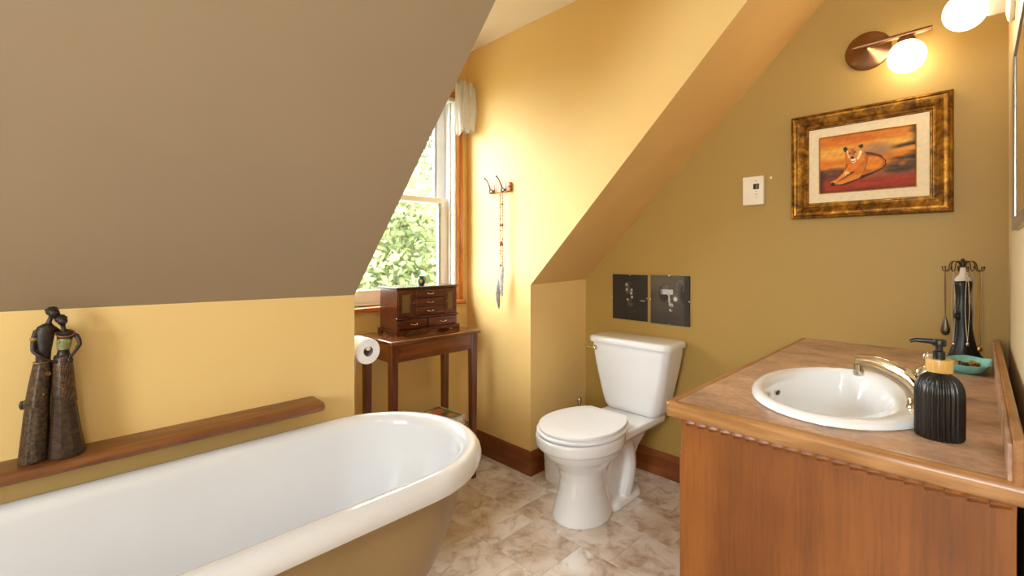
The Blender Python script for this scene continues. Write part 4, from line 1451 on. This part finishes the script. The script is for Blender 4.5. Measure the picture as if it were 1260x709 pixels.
def lioness(S, T):
    X = 70 + 935 * S
    top = 145 - 0.132 * (X - 75)
    bot = 695 - 0.0695 * (X - 65)
    Y = top + (bot - top) * T
    n1 = fbm(S, T * 2.2, 1.3, 11, 4)
    n2 = fbm(S, T * 3.0, 2.6, 4, 4)
    img = np.ones(S.shape + (3,)) * np.array((222, 150, 52), float)
    img = put(img, np.clip(1 - np.abs(T - 0.12) * 5 + n1 * 0.5, 0, 1) * np.clip(1.3 - S * 0.4, 0, 1), (206, 112, 26), 0.8)
    img = put(img, np.clip(1 - np.abs(T - 0.30 + 0.1 * (S - .3)) * 5 + n2 * 0.4, 0, 1), (232, 184, 96), 0.85)
    img = put(img, np.clip(1 - np.abs(T - 0.47) * 8 + n1 * 0.4, 0, 1), (218, 128, 40), 0.8)
    img = put(img, np.clip(1 - (((S - 0.62) / 0.22) ** 2 + ((T - 0.34) / 0.16) ** 2) + n2 * 0.25, 0, 1), (166, 128, 106), 0.9)
    img = put(img, np.clip((T - 0.55) * 7 + n1 * 0.5, 0, 1), (150, 92, 62), 0.9)
    img = put(img, np.clip(1 - np.abs(T - 0.62 - 0.04 * n2) * 14, 0, 1) * (S < 0.45), (104, 72, 66), 0.9)
    img = put(img, np.clip(1 - np.abs(T - 0.72) * 9 + n2 * 0.4, 0, 1) * (S < 0.35), (96, 44, 30), 0.85)
    img = put(img, np.clip((S - 0.86 + 0.12 * n1) * 9, 0, 1) * np.clip((0.5 - np.abs(T - 0.25)) * 5, 0, 1), (84, 66, 46), 0.9)
    img = put(img, np.clip(1 - np.abs(T - 0.31 - 0.02 * n1 + 0.06 * (S - .9)) * 22, 0, 1) * np.clip((S - 0.74) * 9, 0, 1), (56, 44, 34), 0.95)
    img = put(img, np.clip(1 - np.abs(T - 0.52 - 0.02 * n2) * 18, 0, 1) * np.clip((S - 0.7) * 7, 0, 1), (50, 42, 34), 0.95)
    img = put(img, np.clip(1 - (((S - 0.86) / 0.2) ** 2 + ((T - 0.66) / 0.12) ** 2) + 0.35 * n2, 0, 1), (72, 60, 40), 0.95)
    img = put(img, np.clip(1 - (((S - 0.87) / 0.05) ** 2 + ((T - 0.6) / 0.06) ** 2), 0, 1), (186, 120, 66), 0.8)
    gl = np.clip((T - 0.74 - 0.03 * n1) * 10, 0, 1)
    img = put(img, gl, (158, 54, 22), 0.95)
    img = put(img, gl * np.clip(0.5 + n2, 0, 1), (188, 80, 36), 0.5)
    img = put(img, np.clip((T - 0.93) * 12 + n1 * 0.4, 0, 1), (96, 34, 18), 0.8)
    img = put(img, np.clip((0.07 - S) * 12, 0, 1) * (T > 0.6), (60, 26, 18), 0.8)

    def P(c, *pts, a=1.0):
        nonlocal img
        img = put(img, inpoly(X, Y, pts), c, a)
    # body: cast dark edge, rump, back, chest, forelegs
    P((66, 30, 18), (520, 280), (600, 285), (690, 312), (735, 365), (742, 410), (710, 450), (600, 505), (500, 548), (320, 612), (180, 618), (260, 560), (420, 520))
    P((196, 116, 30), (530, 292), (600, 292), (680, 320), (722, 365), (732, 400), (700, 440), (620, 480), (520, 510), (430, 520), (400, 400))
    P((116, 58, 26), (520, 285), (600, 285), (690, 318), (720, 362), (700, 345), (640, 320), (560, 312))
    P((222, 142, 44), (580, 330), (660, 330), (706, 380), (690, 425), (610, 465), (550, 450), (555, 390))
    P((168, 92, 24), (545, 330), (565, 340), (555, 410), (530, 470), (505, 500), (520, 430))
    P((206, 124, 34), (335, 285), (540, 285), (552, 400), (510, 500), (480, 540), (300, 600), (200, 606), (178, 592), (250, 548), (310, 510), (345, 440))
    P((226, 152, 62), (345, 420), (400, 470), (330, 525), (230, 585), (180, 595), (190, 578), (260, 542), (318, 490))
    P((220, 144, 52), (505, 495), (480, 540), (300, 600), (240, 600), (330, 550), (430, 510))
    P((130, 66, 22), (400, 470), (440, 480), (320, 548), (240, 580), (330, 528))
    P((234, 190, 132), (330, 480), (372, 470), (384, 498), (350, 500), (340, 520))
    P((48, 32, 22), (176, 592), (215, 580), (240, 600), (200, 612))
    # neck, ruff, head
    P((224, 134, 34), (500, 270), (535, 290), (520, 370), (440, 450), (380, 490), (350, 420), (400, 400), (470, 360))
    P((150, 80, 26), (345, 400), (365, 410), (350, 450), (335, 470))
    P((214, 150, 78), (345, 250), (385, 235), (450, 232), (490, 250), (504, 300), (488, 345), (450, 380), (418, 392), (388, 370), (360, 330), (345, 290))
    P((70, 48, 28), (315, 240), (345, 228), (368, 252), (338, 288), (322, 268))
    P((98, 84, 50), (466, 222), (512, 197), (521, 232), (494, 250))
    P((56, 42, 26), (486, 222), (508, 206), (514, 230), (496, 240))
    P((240, 222, 186), (452, 350), (488, 268), (506, 272), (500, 310), (470, 358))
    P((236, 214, 170), (350, 268), (364, 262), (372, 310), (385, 345), (368, 328))
    P((186, 108, 46), (395, 250), (440, 250), (430, 310), (405, 315))
    P((238, 222, 190), (396, 352), (442, 345), (446, 380), (414, 392), (398, 378))
    P((44, 30, 22), (392, 330), (424, 322), (430, 340), (410, 352), (396, 346))
    P((40, 28, 20), (372, 292), (392, 284), (394, 298), (378, 302))
    P((40, 28, 20), (424, 280), (450, 270), (452, 284), (430, 290))
    P((70, 40, 24), (400, 372), (440, 364), (436, 374), (408, 380))
    img = img * (1 + 0.05 * fbm(S, T, 7, 31, 3)[..., None])
    return 255 * (np.clip(img, 0, 255) / 255) ** 1.2


painted('canvas', (XG - 0.008, cy1, cz1), (0, -1, 0), (0, 0, -1), cy1 - cy0, cz1 - cz0, 150, 112, lioness, M['oil_print'], pt)
MB().box(XG - 0.006, XG - 0.0005, PY0 + 0.006, PY1 - 0.006, PZ0 + 0.006, PZ1 - 0.006).build('backing_board', M['card'], pt, 0)

# ------------------------------------------------------------------ wall lamps
s1 = thing('wall_sconce', 'copper wall sconce with a bar and one lit globe above the painting', 'wall lamp', (XG, .314, 2.03))
ax, ay, az = XG, .316, 2.028
MB().lathe([(0.0005, 0.0), (0.074, 0.0), (0.076, -0.003), (0.076, -0.010), (0.073, -0.014), (0.06, -0.020), (0.035, -0.036), (0.014, -0.052), (0.0075, -0.060), (0.0075, -0.068), (0.0005, -0.069)], (ax, ay, az), 40, 'x').build('wall_plate', M['copper'], s1, 40)
MB().tube([(ax - .072, .356, az), (ax - .072, .118, az + .004)], 0.0095, 14).build('bar', M['copper'], s1, 40)
MB().lathe([(0.0005, 0), (0.006, 0), (0.006, -0.008), (0.024, -0.010), (0.027, -0.016), (0.027, -0.028), (0.0005, -0.028)], (ax - .082, .190, az - .004), 20).build('lamp_cup', M['copper'], s1, 40)
MB().ell((ax - .082, .190, az - .083), 0.058, 0.058, 0.060, 28, 18).build('globe', M['globe'], s1, 80)
s2 = thing('globe_lamp', 'lit white globe lamp on a short brass socket coloured cream for the glow on the mirror wall', 'wall lamp', (1.98, YR, 1.95))
MB().lathe([(0.0005, 0.0), (0.060, 0.0), (0.062, 0.003), (0.062, 0.010), (0.057, 0.014), (0.036, 0.018), (0.0005, 0.018)], (1.98, YR, 1.945), 32, 'y').build('wall_plate', M['cream_plastic_lit_brass'], s2, 40)  # brass plate and socket coloured cream, as the globe lights them
MB().lathe([(0.0005, 0.016), (0.033, 0.016), (0.034, 0.019), (0.034, 0.052), (0.031, 0.056), (0.0005, 0.056)], (1.98, YR, 1.948), 28, 'y').build('socket', M['cream_plastic_lit_brass'], s2, 40)
MB().ell((1.98, YR + 0.103, 1.945), 0.054, 0.052, 0.056, 28, 18).build('globe', M['globe'], s2, 80)
# unseen fill lamp, added on the ceiling behind the photographer to brighten the room
cl = thing('fill_lamp', 'unseen round white fill lamp added to the bathroom ceiling', 'fill lamp', (-0.5, -0.45, ZC))
MB().lathe([(0.0005, 0), (0.17, 0), (0.172, -0.01), (0.168, -0.02), (0.0005, -0.02)], (-0.5, -0.45, ZC), 36).build('rim', M['white_plastic'], cl, 40)
MB().lathe([(0.155, -0.02), (0.15, -0.045), (0.12, -0.07), (0.07, -0.085), (0.001, -0.09)], (-0.5, -0.45, ZC), 36).build('diffuser', M['fill_lamp'], cl, 60)

# ------------------------------------------------------------------ mirror on the vanity wall
mr = thing('wall_mirror', 'silver edged rectangular wall mirror seen almost edge on beside the painting', 'mirror', (1.5, YR, 1.27))
mx0, mx1, mz0, mz1 = 1.10, 1.84, 1.266, 1.737
MB().box(mx0 + 0.012, mx1 - 0.012, YR + 0.001, YR + 0.008, mz0 + 0.012, mz1 - 0.012).build('mirror_glass', M['mirror'], mr, 0)
for (a0, a1, c0, c1) in ((mx0, mx1, mz0, mz0 + 0.03), (mx0, mx1, mz1 - 0.03, mz1), (mx0, mx0 + 0.1, mz0 + 0.03, mz1 - 0.03), (mx1 - 0.1, mx1, mz0 + 0.03, mz1 - 0.03)):
    MB().box(a0, a1, YR, YR + 0.011, c0, c1).build('frame_strip', M['silver_frame'], mr, 0, 0.002)

# ------------------------------------------------------------------ vanity
CZ = 0.835
VX0, VX1, VY0, VY1 = 1.112, XG - 0.001, -0.044, 0.522
vn = thing('vanity_cabinet', 'orange-brown wooden vanity cabinet with plain veneered end panel', 'cabinet', ((VX0 + VX1) / 2, (VY0 + VY1) / 2, 0))
MB().box(VX0, VX0 + 0.018, VY0, VY1, 0.0, CZ - 0.036).build('end_panel', M['oak'], vn, 30, 0.0012)
MB().box(VX0 + 0.018, VX1, VY1 - 0.02, VY1, 0.10, CZ - 0.036).box(VX0 + 0.018, VX1, VY1 - 0.09, VY1 - 0.07, 0.0, 0.10).box(VX0 + 0.018, VX1, VY0, VY0 + 0.012, 0.0, CZ - 0.036).box(VX1 - 0.016, VX1, VY0 + 0.012, VY1 - 0.09, 0.0, CZ - 0.036).box(VX0 + 0.018, VX1 - 0.016, VY0 + 0.012, VY1 - 0.09, 0.1, 0.118).build('carcass', M['oak'], vn, 30)
dw = (VX1 - VX0 - 0.05) / 3
for k in range(3):
    x0 = VX0 + 0.02 + k * (dw + 0.005)
    d = MB().box(x0, x0 + dw, VY1, VY1 + 0.014, 0.12, 0.70)
    o = d.build('door', M['oak'], vn, 30, 0.003)
    MB().lathe([(0.0005, 0.014), (0.006, 0.014), (0.006, 0.024), (0.013, 0.03), (0.012, 0.036), (0.0005, 0.039)], (x0 + dw - 0.04, VY1, 0.62), 14, 'y').build('knob', M['copper'], o, 50)
# carved moulding under the counter: a row of scooped blocks, each its own piece
MB().box(VX0 - 0.004, VX0, VY0, VY1 - 0.002, CZ - 0.060, CZ - 0.036).build('moulding_strip', M['oak'], vn, 30)
pitch = 0.0272
den = None
k = 0
y = VY0 + 0.004
while y + pitch < VY1 + 0.002:
    if den is None:
        rs = []
        for i in range(7):
            s = i / 6
            p_ = 0.001 + 0.0085 * s
            dn = 0.0085 + 0.0055 * s
            yy = y + 0.001 + (pitch - 0.002) * s
            rs.append([(VX0 - 0.004, yy, CZ - 0.0375), (VX0 - 0.006 - p_ * 0.6, yy, CZ - 0.0375), (VX0 - 0.006 - p_, yy, CZ - 0.045), (VX0 - 0.005 - p_ * 0.25, yy, CZ - 0.043 - dn * 0.75), (VX0 - 0.001, yy, CZ - 0.043 - dn), (VX0 - 0.001, yy, CZ - 0.045)])
        den = MB().rings(rs).build('carved_block', M['oak'], vn, 40)
        o = den
    else:
        o = den.copy()
        COL.objects.link(o)
        o.parent = vn
        o.location.y = k * pitch
    k += 1
    y += pitch

# countertop with drop-in sink hole
SX, SY, SA, SB = 1.455, 0.251, 0.292, 0.1965
ctp = thing('countertop', 'mottled brown laminate vanity countertop with rounded wooden edge', 'countertop', (1.7, .25, CZ - 0.036))
CX0, CX1, CY0, CY1 = 1.087, XG - 0.001, -0.053, 0.556
e = 0.021
lx0, lx1, ly0, ly1 = CX0 + e + 0.0032, CX1, CY0 + 0.02, CY1 - e - 0.0032
m = MB()
N = 96
o_, i_ = [], []
ca, cb = SA - 0.03, SB - 0.03
for k in range(N):
    t = 2 * PI * k / N
    c, s = math.cos(t), math.sin(t)
    i_.append((SX + ca * c, SY + cb * s))
    sc = min(((lx1 - SX) / c if c > 1e-9 else ((lx0 - SX) / c if c < -1e-9 else 1e9)), ((ly1 - SY) / s if s > 1e-9 else ((ly0 - SY) / s if s < -1e-9 else 1e9)))
    o_.append([SX + sc * c, SY + sc * s])
for (qx, qy) in ((lx0, ly0), (lx1, ly0), (lx1, ly1), (lx0, ly1)):
    kk = min(range(N), key=lambda j: (o_[j][0] - qx) ** 2 + (o_[j][1] - qy) ** 2)
    o_[kk] = [qx, qy]
m.rings([[(x, y, CZ - 0.03) for x, y in i_], [(x, y, CZ) for x, y in i_], [(x, y, CZ) for x, y in o_], [(x, y, CZ - 0.03) for x, y in o_]], close=True)
m.build('laminate_top', M['laminate'], ctp, 20)
# bullnose wooden edge along the end and the front
prof = [(0.0215, 0.0), (0.012, 0.0), (0.005, -0.0015), (0.0012, -0.006), (0.0, -0.012), (0.0, -0.028), (0.002, -0.034), (0.006, -0.036), (0.0215, -0.036)]
rs = [[(CX0 + d, CY0, CZ + h - 0.0004) for d, h in prof],
      [(CX0 + d, CY1 - 0.022, CZ + h - 0.0004) for d, h in prof]]
MB().rings(rs + [[(CX0 + max(d, 0.0025), CY1 - 0.012, CZ + h - 0.0004) for d, h in prof], [(CX0 + max(d, 0.008), CY1 - 0.004, CZ + h - 0.0005) for d, h in prof], [(CX0 + max(d, 0.019), CY1 - (0.006 if h > -0.005 or h < -0.032 else 0), CZ + h - 0.0006) for d, h in prof]]).build('wood_edge', M['oak_y'], ctp, 50)
MB().rings([[(x, CY1 - d, CZ + h - 0.0004) for d, h in prof] for x in (CX0 + 0.0215, CX1)]).build('wood_edge', M['oak_x'], ctp, 50)
# backsplash: laminate face with wooden cap
MB().box(CX0 + 0.004, CX1, CY0, CY0 + 0.014, CZ - 0.03, CZ + 0.069).build('backsplash_cap', M['oak_x'], ctp, 30, 0.003)
MB().box(CX0 + 0.012, CX1, CY0 + 0.014, CY0 + 0.020, CZ - 0.03, CZ + 0.060).build('backsplash_face', M['laminate'], ctp, 0, 0.001)

# sink
sk = thing('sink', 'oval white drop-in sink set in the brown countertop', 'sink', (SX, SY, CZ))


def ering(ax_, by_, z, n=64, dx=0.0, dy=0.0):
    return [(SX + dx + ax_ * math.cos(2 * PI * k / n), SY + dy + by_ * math.sin(2 * PI * k / n), z) for k in range(n)]


rs = [ering(SA - 0.034, SB - 0.034, CZ - 0.012), ering(SA - 0.004, SB - 0.004, CZ + 0.0005), ering(SA, SB, CZ + 0.003), ering(SA - 0.001, SB - 0.001, CZ + 0.010), ering(SA - 0.008, SB - 0.008, CZ + 0.0165), ering(SA - 0.018, SB - 0.018, CZ + 0.019), ering(SA - 0.030, SB - 0.034, CZ + 0.017, dy=0.006)]
for a, b, z, dy in ((0.040, 0.062, 0.008, 0.022), (0.046, 0.070, -0.006, 0.026), (0.056, 0.078, -0.03, 0.028), (0.076, 0.092, -0.07, 0.028), (0.108, 0.115, -0.105, 0.028), (0.15, 0.145, -0.125, 0.028), (0.2, 0.172, -0.134, 0.028), (0.232, 0.188, -0.136, 0.028)):
    rs.append(ering(SA - a, SB - b, CZ + z, dy=dy))
m = MB()
m.rings(rs, cap=False)
m.face(list(range(len(m.v) - 64, len(m.v))))
m.build('basin', M['porcelain'], sk, 50)
MB().lathe([(0.0005, 0.0), (0.022, 0.0), (0.0235, 0.002), (0.020, 0.004), (0.012, 0.003), (0.0005, 0.005)], (SX, SY + 0.028, CZ - 0.1365), 22).build('drain', M['chrome'], sk, 50)
# overflow slot high on the front wall of the basin
MB().ell((SX - 0.005, SY + 0.028 + SB - 0.0785, CZ - 0.022), 0.016, 0.0035, 0.0065, 14, 8).build('overflow', M['dark_metal'], sk, 60)

# faucet
FX, FYc = 1.432, SY - SB + 0.040
fz = CZ + 0.0165
fc = thing('faucet', 'polished single-lever faucet arching over the back of the sink', 'faucet', (FX, FYc, fz))
m = MB()
m.rings([[(x, y, z) for x, y in rrect(FX, FYc, hx_, hy_, min(hx_, hy_) * 0.96, 8)] for hx_, hy_, z in ((.056, .024, fz - 0.003), (.057, .025, fz + .002), (.052, .022, fz + .008), (.030, .021, fz + .014))])
m.build('base_plate', M['brass_chrome'], fc, 50)
m = MB()
m.tube(bez((FX, FYc - 0.004, fz + 0.008), (FX, FYc + 0.004, fz + 0.050), (FX, FYc + 0.045, fz + 0.084), (FX, FYc + 0.122, fz + 0.084), 16), [0.030, 0.029, 0.028, 0.027, 0.026, 0.025, 0.0245, 0.024, 0.0235, 0.023, 0.0225, 0.022, 0.021, 0.020, 0.019, 0.0175, 0.0145], 18, True, 0.68)
m.build('spout', M['brass_chrome'], fc, 50)
MB().lathe([(0.0005, 0.012), (0.011, 0.012), (0.0115, 0.0), (0.0115, -0.014), (0.0095, -0.016), (0.0005, -0.0155)], (FX, FYc + 0.117, fz + 0.064), 18).build('aerator', M['chrome'], fc, 50)
m = MB()
m.lathe([(0.0005, 0.070), (0.018, 0.070), (0.019, 0.076), (0.016, 0.086), (0.008, 0.092), (0.0005, 0.093)], (FX, FYc - 0.006, fz), 18)
m.tube([(FX + 0.002, FYc - 0.006, fz + 0.085), (FX + 0.03, FYc - 0.008, fz + 0.094), (FX + 0.058, FYc - 0.008, fz + 0.104)], [0.007, 0.0052, 0.005], 10)
m.ell((FX + 0.062, FYc - 0.008, fz + 0.106), 0.010, 0.010, 0.0095, 12, 8)
m.build('lever', M['chrome'], fc, 50)

# soap dispenser
bx, by = 1.262, 0.0555
sd = thing('soap_dispenser', 'black ribbed soap bottle with bamboo collar and black pump beside the sink', 'soap dispenser', (bx, by, CZ))
prof = [(0.001, 0.0), (0.034, 0.0), (0.037, 0.002), (0.0385, 0.006), (0.0388, 0.05), (0.0388, 0.092), (0.0375, 0.103), (0.034, 0.113), (0.028, 0.121), (0.022, 0.126), (0.018, 0.129), (0.018, 0.134), (0.001, 0.134)]
MB().lathe(prof, (bx, by, CZ), 196, 'z', 28, 0.10).build('bottle', M['black_matte'], sd, 60)
MB().lathe([(0.0005, 0.1315), (0.0205, 0.1315), (0.021, 0.133), (0.021, 0.1555), (0.0205, 0.157), (0.0005, 0.157)], (bx, by, CZ), 32).build('collar', M['bamboo'], sd, 40)
m = MB().lathe([(0.0005, 0.157), (0.0095, 0.157), (0.0095, 0.172), (0.006, 0.174), (0.006, 0.182), (0.0105, 0.183), (0.0115, 0.187), (0.0115, 0.193), (0.0095, 0.196), (0.0005, 0.197)], (bx, by, CZ), 20)
m.tube([(bx, by, CZ + 0.190), (bx - 0.004, by + 0.018, CZ + 0.1915), (bx - 0.008, by + 0.036, CZ + 0.1915), (bx - 0.009, by + 0.044, CZ + 0.188)], [0.0062, 0.0052, 0.0042, 0.0036], 10)
m.build('pump', M['black_plastic'], sd, 50)

# teal leaf dish with jewellery
DX, DY = 2.055, 0.030
dz = CZ
dish = thing('trinket_dish', 'shallow teal leaf-shaped ceramic dish of jewelry at the counter back', 'dish', (DX, DY, dz))


def leaf_ring(sc_, z):
    out = []
    for k in range(44):
        t = 2 * PI * k / 44
        r_ = 1 + 0.10 * math.cos(3 * t + 0.6)
        x = DX + 0.105 * sc_ * r_ * math.cos(t)
        y = DY + 0.056 * sc_ * r_ * math.sin(t)
        tip = math.exp(-((((t - R(292) + PI) % (2 * PI)) - PI) / 0.34) ** 2)
        x += 0.012 * sc_ * tip
        y -= 0.014 * sc_ * tip
        out.append((x, y, z + (0.006 * tip if sc_ > 0.9 else 0)))
    return out


MB().rings([leaf_ring(.55, dz), leaf_ring(.7, dz + .002), leaf_ring(.86, dz + .012), leaf_ring(1.0, dz + .027), leaf_ring(1.02, dz + .030), leaf_ring(.985, dz + .0305), leaf_ring(.84, dz + .016), leaf_ring(.68, dz + .006), leaf_ring(.4, dz + .0048)]).build('bowl', M['teal'], dish, 60)
j = thing('brooch', 'round amber yellow brooch lying in the teal dish', 'brooch', (2.035, .058, dz + .008))
MB().ell((2.035, .058, dz + .022), .021, .014, .012, 18, 10).build('stone', M['amber'], j, 60)
MB().torus((2.035, .058, dz + .018), .0185, .003, 20, 8).build('setting', M['old_gold'], j, 60)
for i, (x, y, r_, mt, lab) in enumerate(((2.10, .030, .011, 'silver', 'silver ring lying in the middle of the teal dish'), (2.03, .016, .012, 'old_gold', 'gold ring at the near side of the teal dish'), (2.085, .006, .010, 'dark_metal', 'dark metal ring beside the tip of the teal dish'))):
    tag(MB().torus((x, y, dz + .0135), r_, .0022, 20, 8).build('ring', M[mt], None, 60), lab, 'ring', 'rings in the teal dish')


def chain_pile(cx, cy, cz, r_, n, seed, mt, lab):
    t = thing('bracelet', lab, 'bracelet', (cx, cy, cz), 'bracelets in the teal dish')
    rd = random.Random(seed)
    m_ = MB()
    for k in range(n):
        a = 2 * PI * k / n * 2.3
        rr_ = r_ * (0.55 + 0.45 * math.sin(a * 0.43 + seed))
        m_.ell((cx + rr_ * math.cos(a) * 1.3, cy + rr_ * math.sin(a) * 0.8, cz + 0.006 + 0.006 * rd.random()), .0042, .0042, .0036, 8, 6)
    m_.build('links', M[mt], t, 60)


chain_pile(2.075, .035, dz + .006, .024, 34, 1, 'dark_metal', 'coiled dark bead bracelet heaped in the middle of the teal dish')
chain_pile(2.02, .010, dz + .006, .020, 28, 5, 'silver', 'coiled silver link bracelet at the near end of the teal dish')
chain_pile(2.115, .008, dz + .006, .018, 26, 8, 'old_gold', 'coiled gold link bracelet near the far end of the teal dish')

# jewellery stand: evening-dress mannequin with wire hooks
JX, JY = 2.250, 0.038
js = thing('jewelry_stand', 'black evening-gown mannequin jewelry stand at the back of the counter', 'jewelry stand', (JX, JY, CZ))
D = Vector((0.707, 0.707, 0)).normalized()      # depth direction of the figure
Wd = Vector((0.707, -0.707, 0)).normalized()    # its width direction


def jp(w_, d_, z):
    p = Vector((JX, JY, CZ + z)) + Wd * w_ + D * d_
    return (p.x, p.y, p.z)


m = MB()
rs = []
for z, c, hw_, hd2 in ((0.0, .006, .062, .034), (.004, .006, .062, .034), (.02, .006, .050, .030), (.05, .004, .036, .026), (.09, .002, .027, .022), (.13, .0, .025, .021), (.165, -.001, .0265, .022), (.19, -.001, .023, .019), (.215, 0, .0195, .016), (.235, 0, .021, .018), (.258, 0, .0265, .021), (.272, 0, .027, .019), (.280, 0, .022, .014)):
    rs.append([jp(c + hw_ * math.cos(t) * (1 + 0.05 * math.cos(6 * t) * (1 if z < .1 else 0)), hd2 * math.sin(t) * (1 + 0.05 * math.cos(6 * t) * (1 if z < .1 else 0)), z) for t in [2 * PI * k / 28 for k in range(28)]])
m.rings(rs)
m.build('gown', M['dress'], js, 60)
m = MB()
for s, a, b in ((-1, .165, .0), (-1, .155, -.004), (-1, .148, .004)):
    m.ell(jp(-.030, -.012, a), .010, .008, .009, 10, 6)
m.tube(bez(jp(-.027, -.014, .16), jp(-.05, -.02, .175), jp(-.052, -.02, .14), jp(-.03, -.016, .15), 8), .004, 6)
m.build('bow', M['dress'], js, 60)
m = MB()
rs = []
for z, hw_, hd2 in ((.270, .025, .017), (.280, .027, .016), (.288, .022, .013), (.296, .012, .010), (.306, .0085, .0085), (.318, .0078, .0078), (.322, .005, .005)):
    rs.append([jp(hw_ * math.cos(t), hd2 * math.sin(t), z) for t in [2 * PI * k / 20 for k in range(20)]])
m.rings(rs)
m.build('bust', M['bust'], js, 60)
hooks = []
for k in range(8):
    a = 2 * PI * k / 8 + 0.25
    rad = .050
    ctr = Vector((JX, JY, CZ))
    dv = Vector((math.cos(a), math.sin(a), 0))
    P_ = lambda r_, z: tuple(ctr + dv * r_ + Vector((0, 0, z)))
    pts = bez(P_(.002, .320), P_(.012, .352), P_(.034, .352), P_(.036, .322), 10) + bez(P_(.036, .322), P_(.038, .306), P_(.054, .302), P_(rad + .004, .322), 8)[1:]
    MB().tube(pts, .0016, 6).ell(P_(rad + .004, .323), .003, seg=8, n=6).build('wire_hook', M['dark_metal'], js, 60)
    hooks.append(P_(.046, .3115))
MB().tube([jp(0, 0, .318), jp(0, 0, .345)], .0022, 8).ell(jp(0, 0, .348), .0055, seg=10, n=8).build('finial', M['dark_metal'], js, 60)

necks = [(2, .165, 'bead_brown', 'brown beaded', 'pendant'), (4, .245, 'silver', 'thin silver', 'drop'), (3, .25, 'bead_pale', 'pale beaded', 'drop'), (6, .265, 'silver', 'long silver', 'drop'), (5, .255, 'old_gold', 'fine gold', 'pendant'), (7, .27, 'bead_pale', 'long pale', 'drop')]
nl = {2: 'brown bead necklace with a long dark teardrop pendant hanging left of the black gown', 3: 'pale bead necklace with small drop hanging left front of the black gown', 4: 'thin silver necklace hanging before the left edge of the black gown', 5: 'fine gold necklace with pendant hanging down the front of the gown', 6: 'long silver necklace with drop hanging at the right of the black gown', 7: 'long pale bead necklace hanging farthest right from the jewelry stand'}
for hi, ln, mt, _, end in necks:
    h = Vector(hooks[hi])
    t = thing('necklace', nl[hi], 'necklace', tuple(h - Vector((0, 0, ln))), 'necklaces on the jewelry stand')
    m = MB()
    side = Vector((-math.sin(2 * PI * hi / 8 + .25), math.cos(2 * PI * hi / 8 + .25), 0))
    for s in (-1, 1):
        n_ = int(ln / .0062)
        for i in range(n_):
            f_ = i / n_
            p = h + side * (s * .0052 * math.sin(PI * min(1, f_ * 1.0))) - Vector((0, 0, ln * f_ - 0.0015))
            m.ell(tuple(p), .0019, .0019, .0033, 6, 4)
    m.build('chain', M[mt], t, 60)
    b_ = h - Vector((0, 0, ln))
    if end == 'pendant':
        if hi == 2:
            MB().lathe([(0.0008, 0.006), (0.003, -0.002), (0.008, -0.022), (0.0125, -0.042), (0.0125, -0.052), (0.008, -0.062), (0.0005, -0.065)], tuple(b_), 18, sx=0.45, sy=1.0).build('pendant', M['dark_metal'], t, 60)
        else:
            MB().ell((b_.x, b_.y, b_.z - .010), .006, .006, .011, 12, 8).build('pendant', M['old_gold'], t, 60)
    else:
        MB().ell((b_.x, b_.y, b_.z - .004), .0042, .0042, .008, 10, 6).build('drop', M['silver'], t, 60)

# ------------------------------------------------------------------ outside: lawn and trees
struct(MB().box(-25, 40, 2.6, 60, -3.2, -3.0).build('ground', M['grass'], None, 0))


def tree(x, y, h, r_, nleaf, mat, lab, seed, zlow, size=0.062):
    rd = np.random.RandomState(seed)
    t = thing('tree', lab, 'tree', (x, y, -3.0), 'trees outside the dormer window')
    m_ = MB()
    m_.tube([(x, y, -3.05), (x + .05, y, -1.5), (x - .05, y + .05, 0.4), (x, y, h * .75)], [.17, .14, .1, .03], 10)
    for k in range(9):
        a = rd.uniform(0, 2 * PI)
        z0_ = -1.2 + k * (h + 1.0) / 9 * .8
        m_.tube(bez((x, y, z0_), (x + .3 * math.cos(a), y + .3 * math.sin(a), z0_ + .3), (x + .6 * r_ * math.cos(a), y + .6 * r_ * math.sin(a), z0_ + .6), (x + .85 * r_ * math.cos(a), y + .85 * r_ * math.sin(a), z0_ + 1.1), 6), [.06, .05, .04, .03, .022, .016, .01], 6)
    m_.build('trunk', M['bark'], t, 60)
    # leaf sprays gathered in clumps through the crown
    ncl = 150
    u = rd.normal(size=(ncl, 3))
    u /= np.linalg.norm(u, axis=1)[:, None]
    rad = rd.uniform(.35, 1, size=(ncl, 1)) ** .6
    zc = (h + zlow) / 2
    cc = np.array([x, y, zc]) + u * rad * np.array([r_, r_, (h - zlow) / 2])
    ci = rd.randint(0, ncl, nleaf)
    p = cc[ci] + rd.normal(size=(nleaf, 3)) * .26
    a = rd.normal(size=(nleaf, 3))
    a /= np.linalg.norm(a, axis=1)[:, None]
    b = np.cross(a, rd.normal(size=(nleaf, 3)))
    b /= np.linalg.norm(b, axis=1)[:, None]
    sz = rd.uniform(.6, 1.2, size=(nleaf, 1)) * size
    a *= sz
    b *= sz * .55
    V = np.stack([p - a, p + b, p + a, p - b], 1).reshape(-1, 3) - np.array([x, y, -3.0])
    F = np.arange(nleaf * 4).reshape(-1, 4)
    me = bpy.data.meshes.new('foliage')
    me.from_pydata(V.tolist(), [], F.tolist())
    me.materials.append(mat)
    o = bpy.data.objects.new('foliage', me)
    COL.objects.link(o)
    o.parent = t
    o['kind'] = 'stuff'
    return t


tree(3.7, 6.6, 2.5, 1.75, 24000, M['leaf'], 'nearest broad-leaved tree filling the lower window sash', 1, -1.6)
tree(7.8, 7.4, 2.6, 1.7, 12000, M['leaf'], 'second bushy tree to the right of the nearest one outside the dormer', 2, -1.8)
tree(7.4, 12.6, 8.2, 2.6, 36000, M['leaf2'], 'tall thin-leaved tree rising behind the others into the upper sash', 3, -0.5, 0.085)
tree(-0.9, 8.2, 3.4, 1.7, 12000, M['leaf2'], 'pale bushy tree left of the nearest one outside the dormer', 4, -1.8)
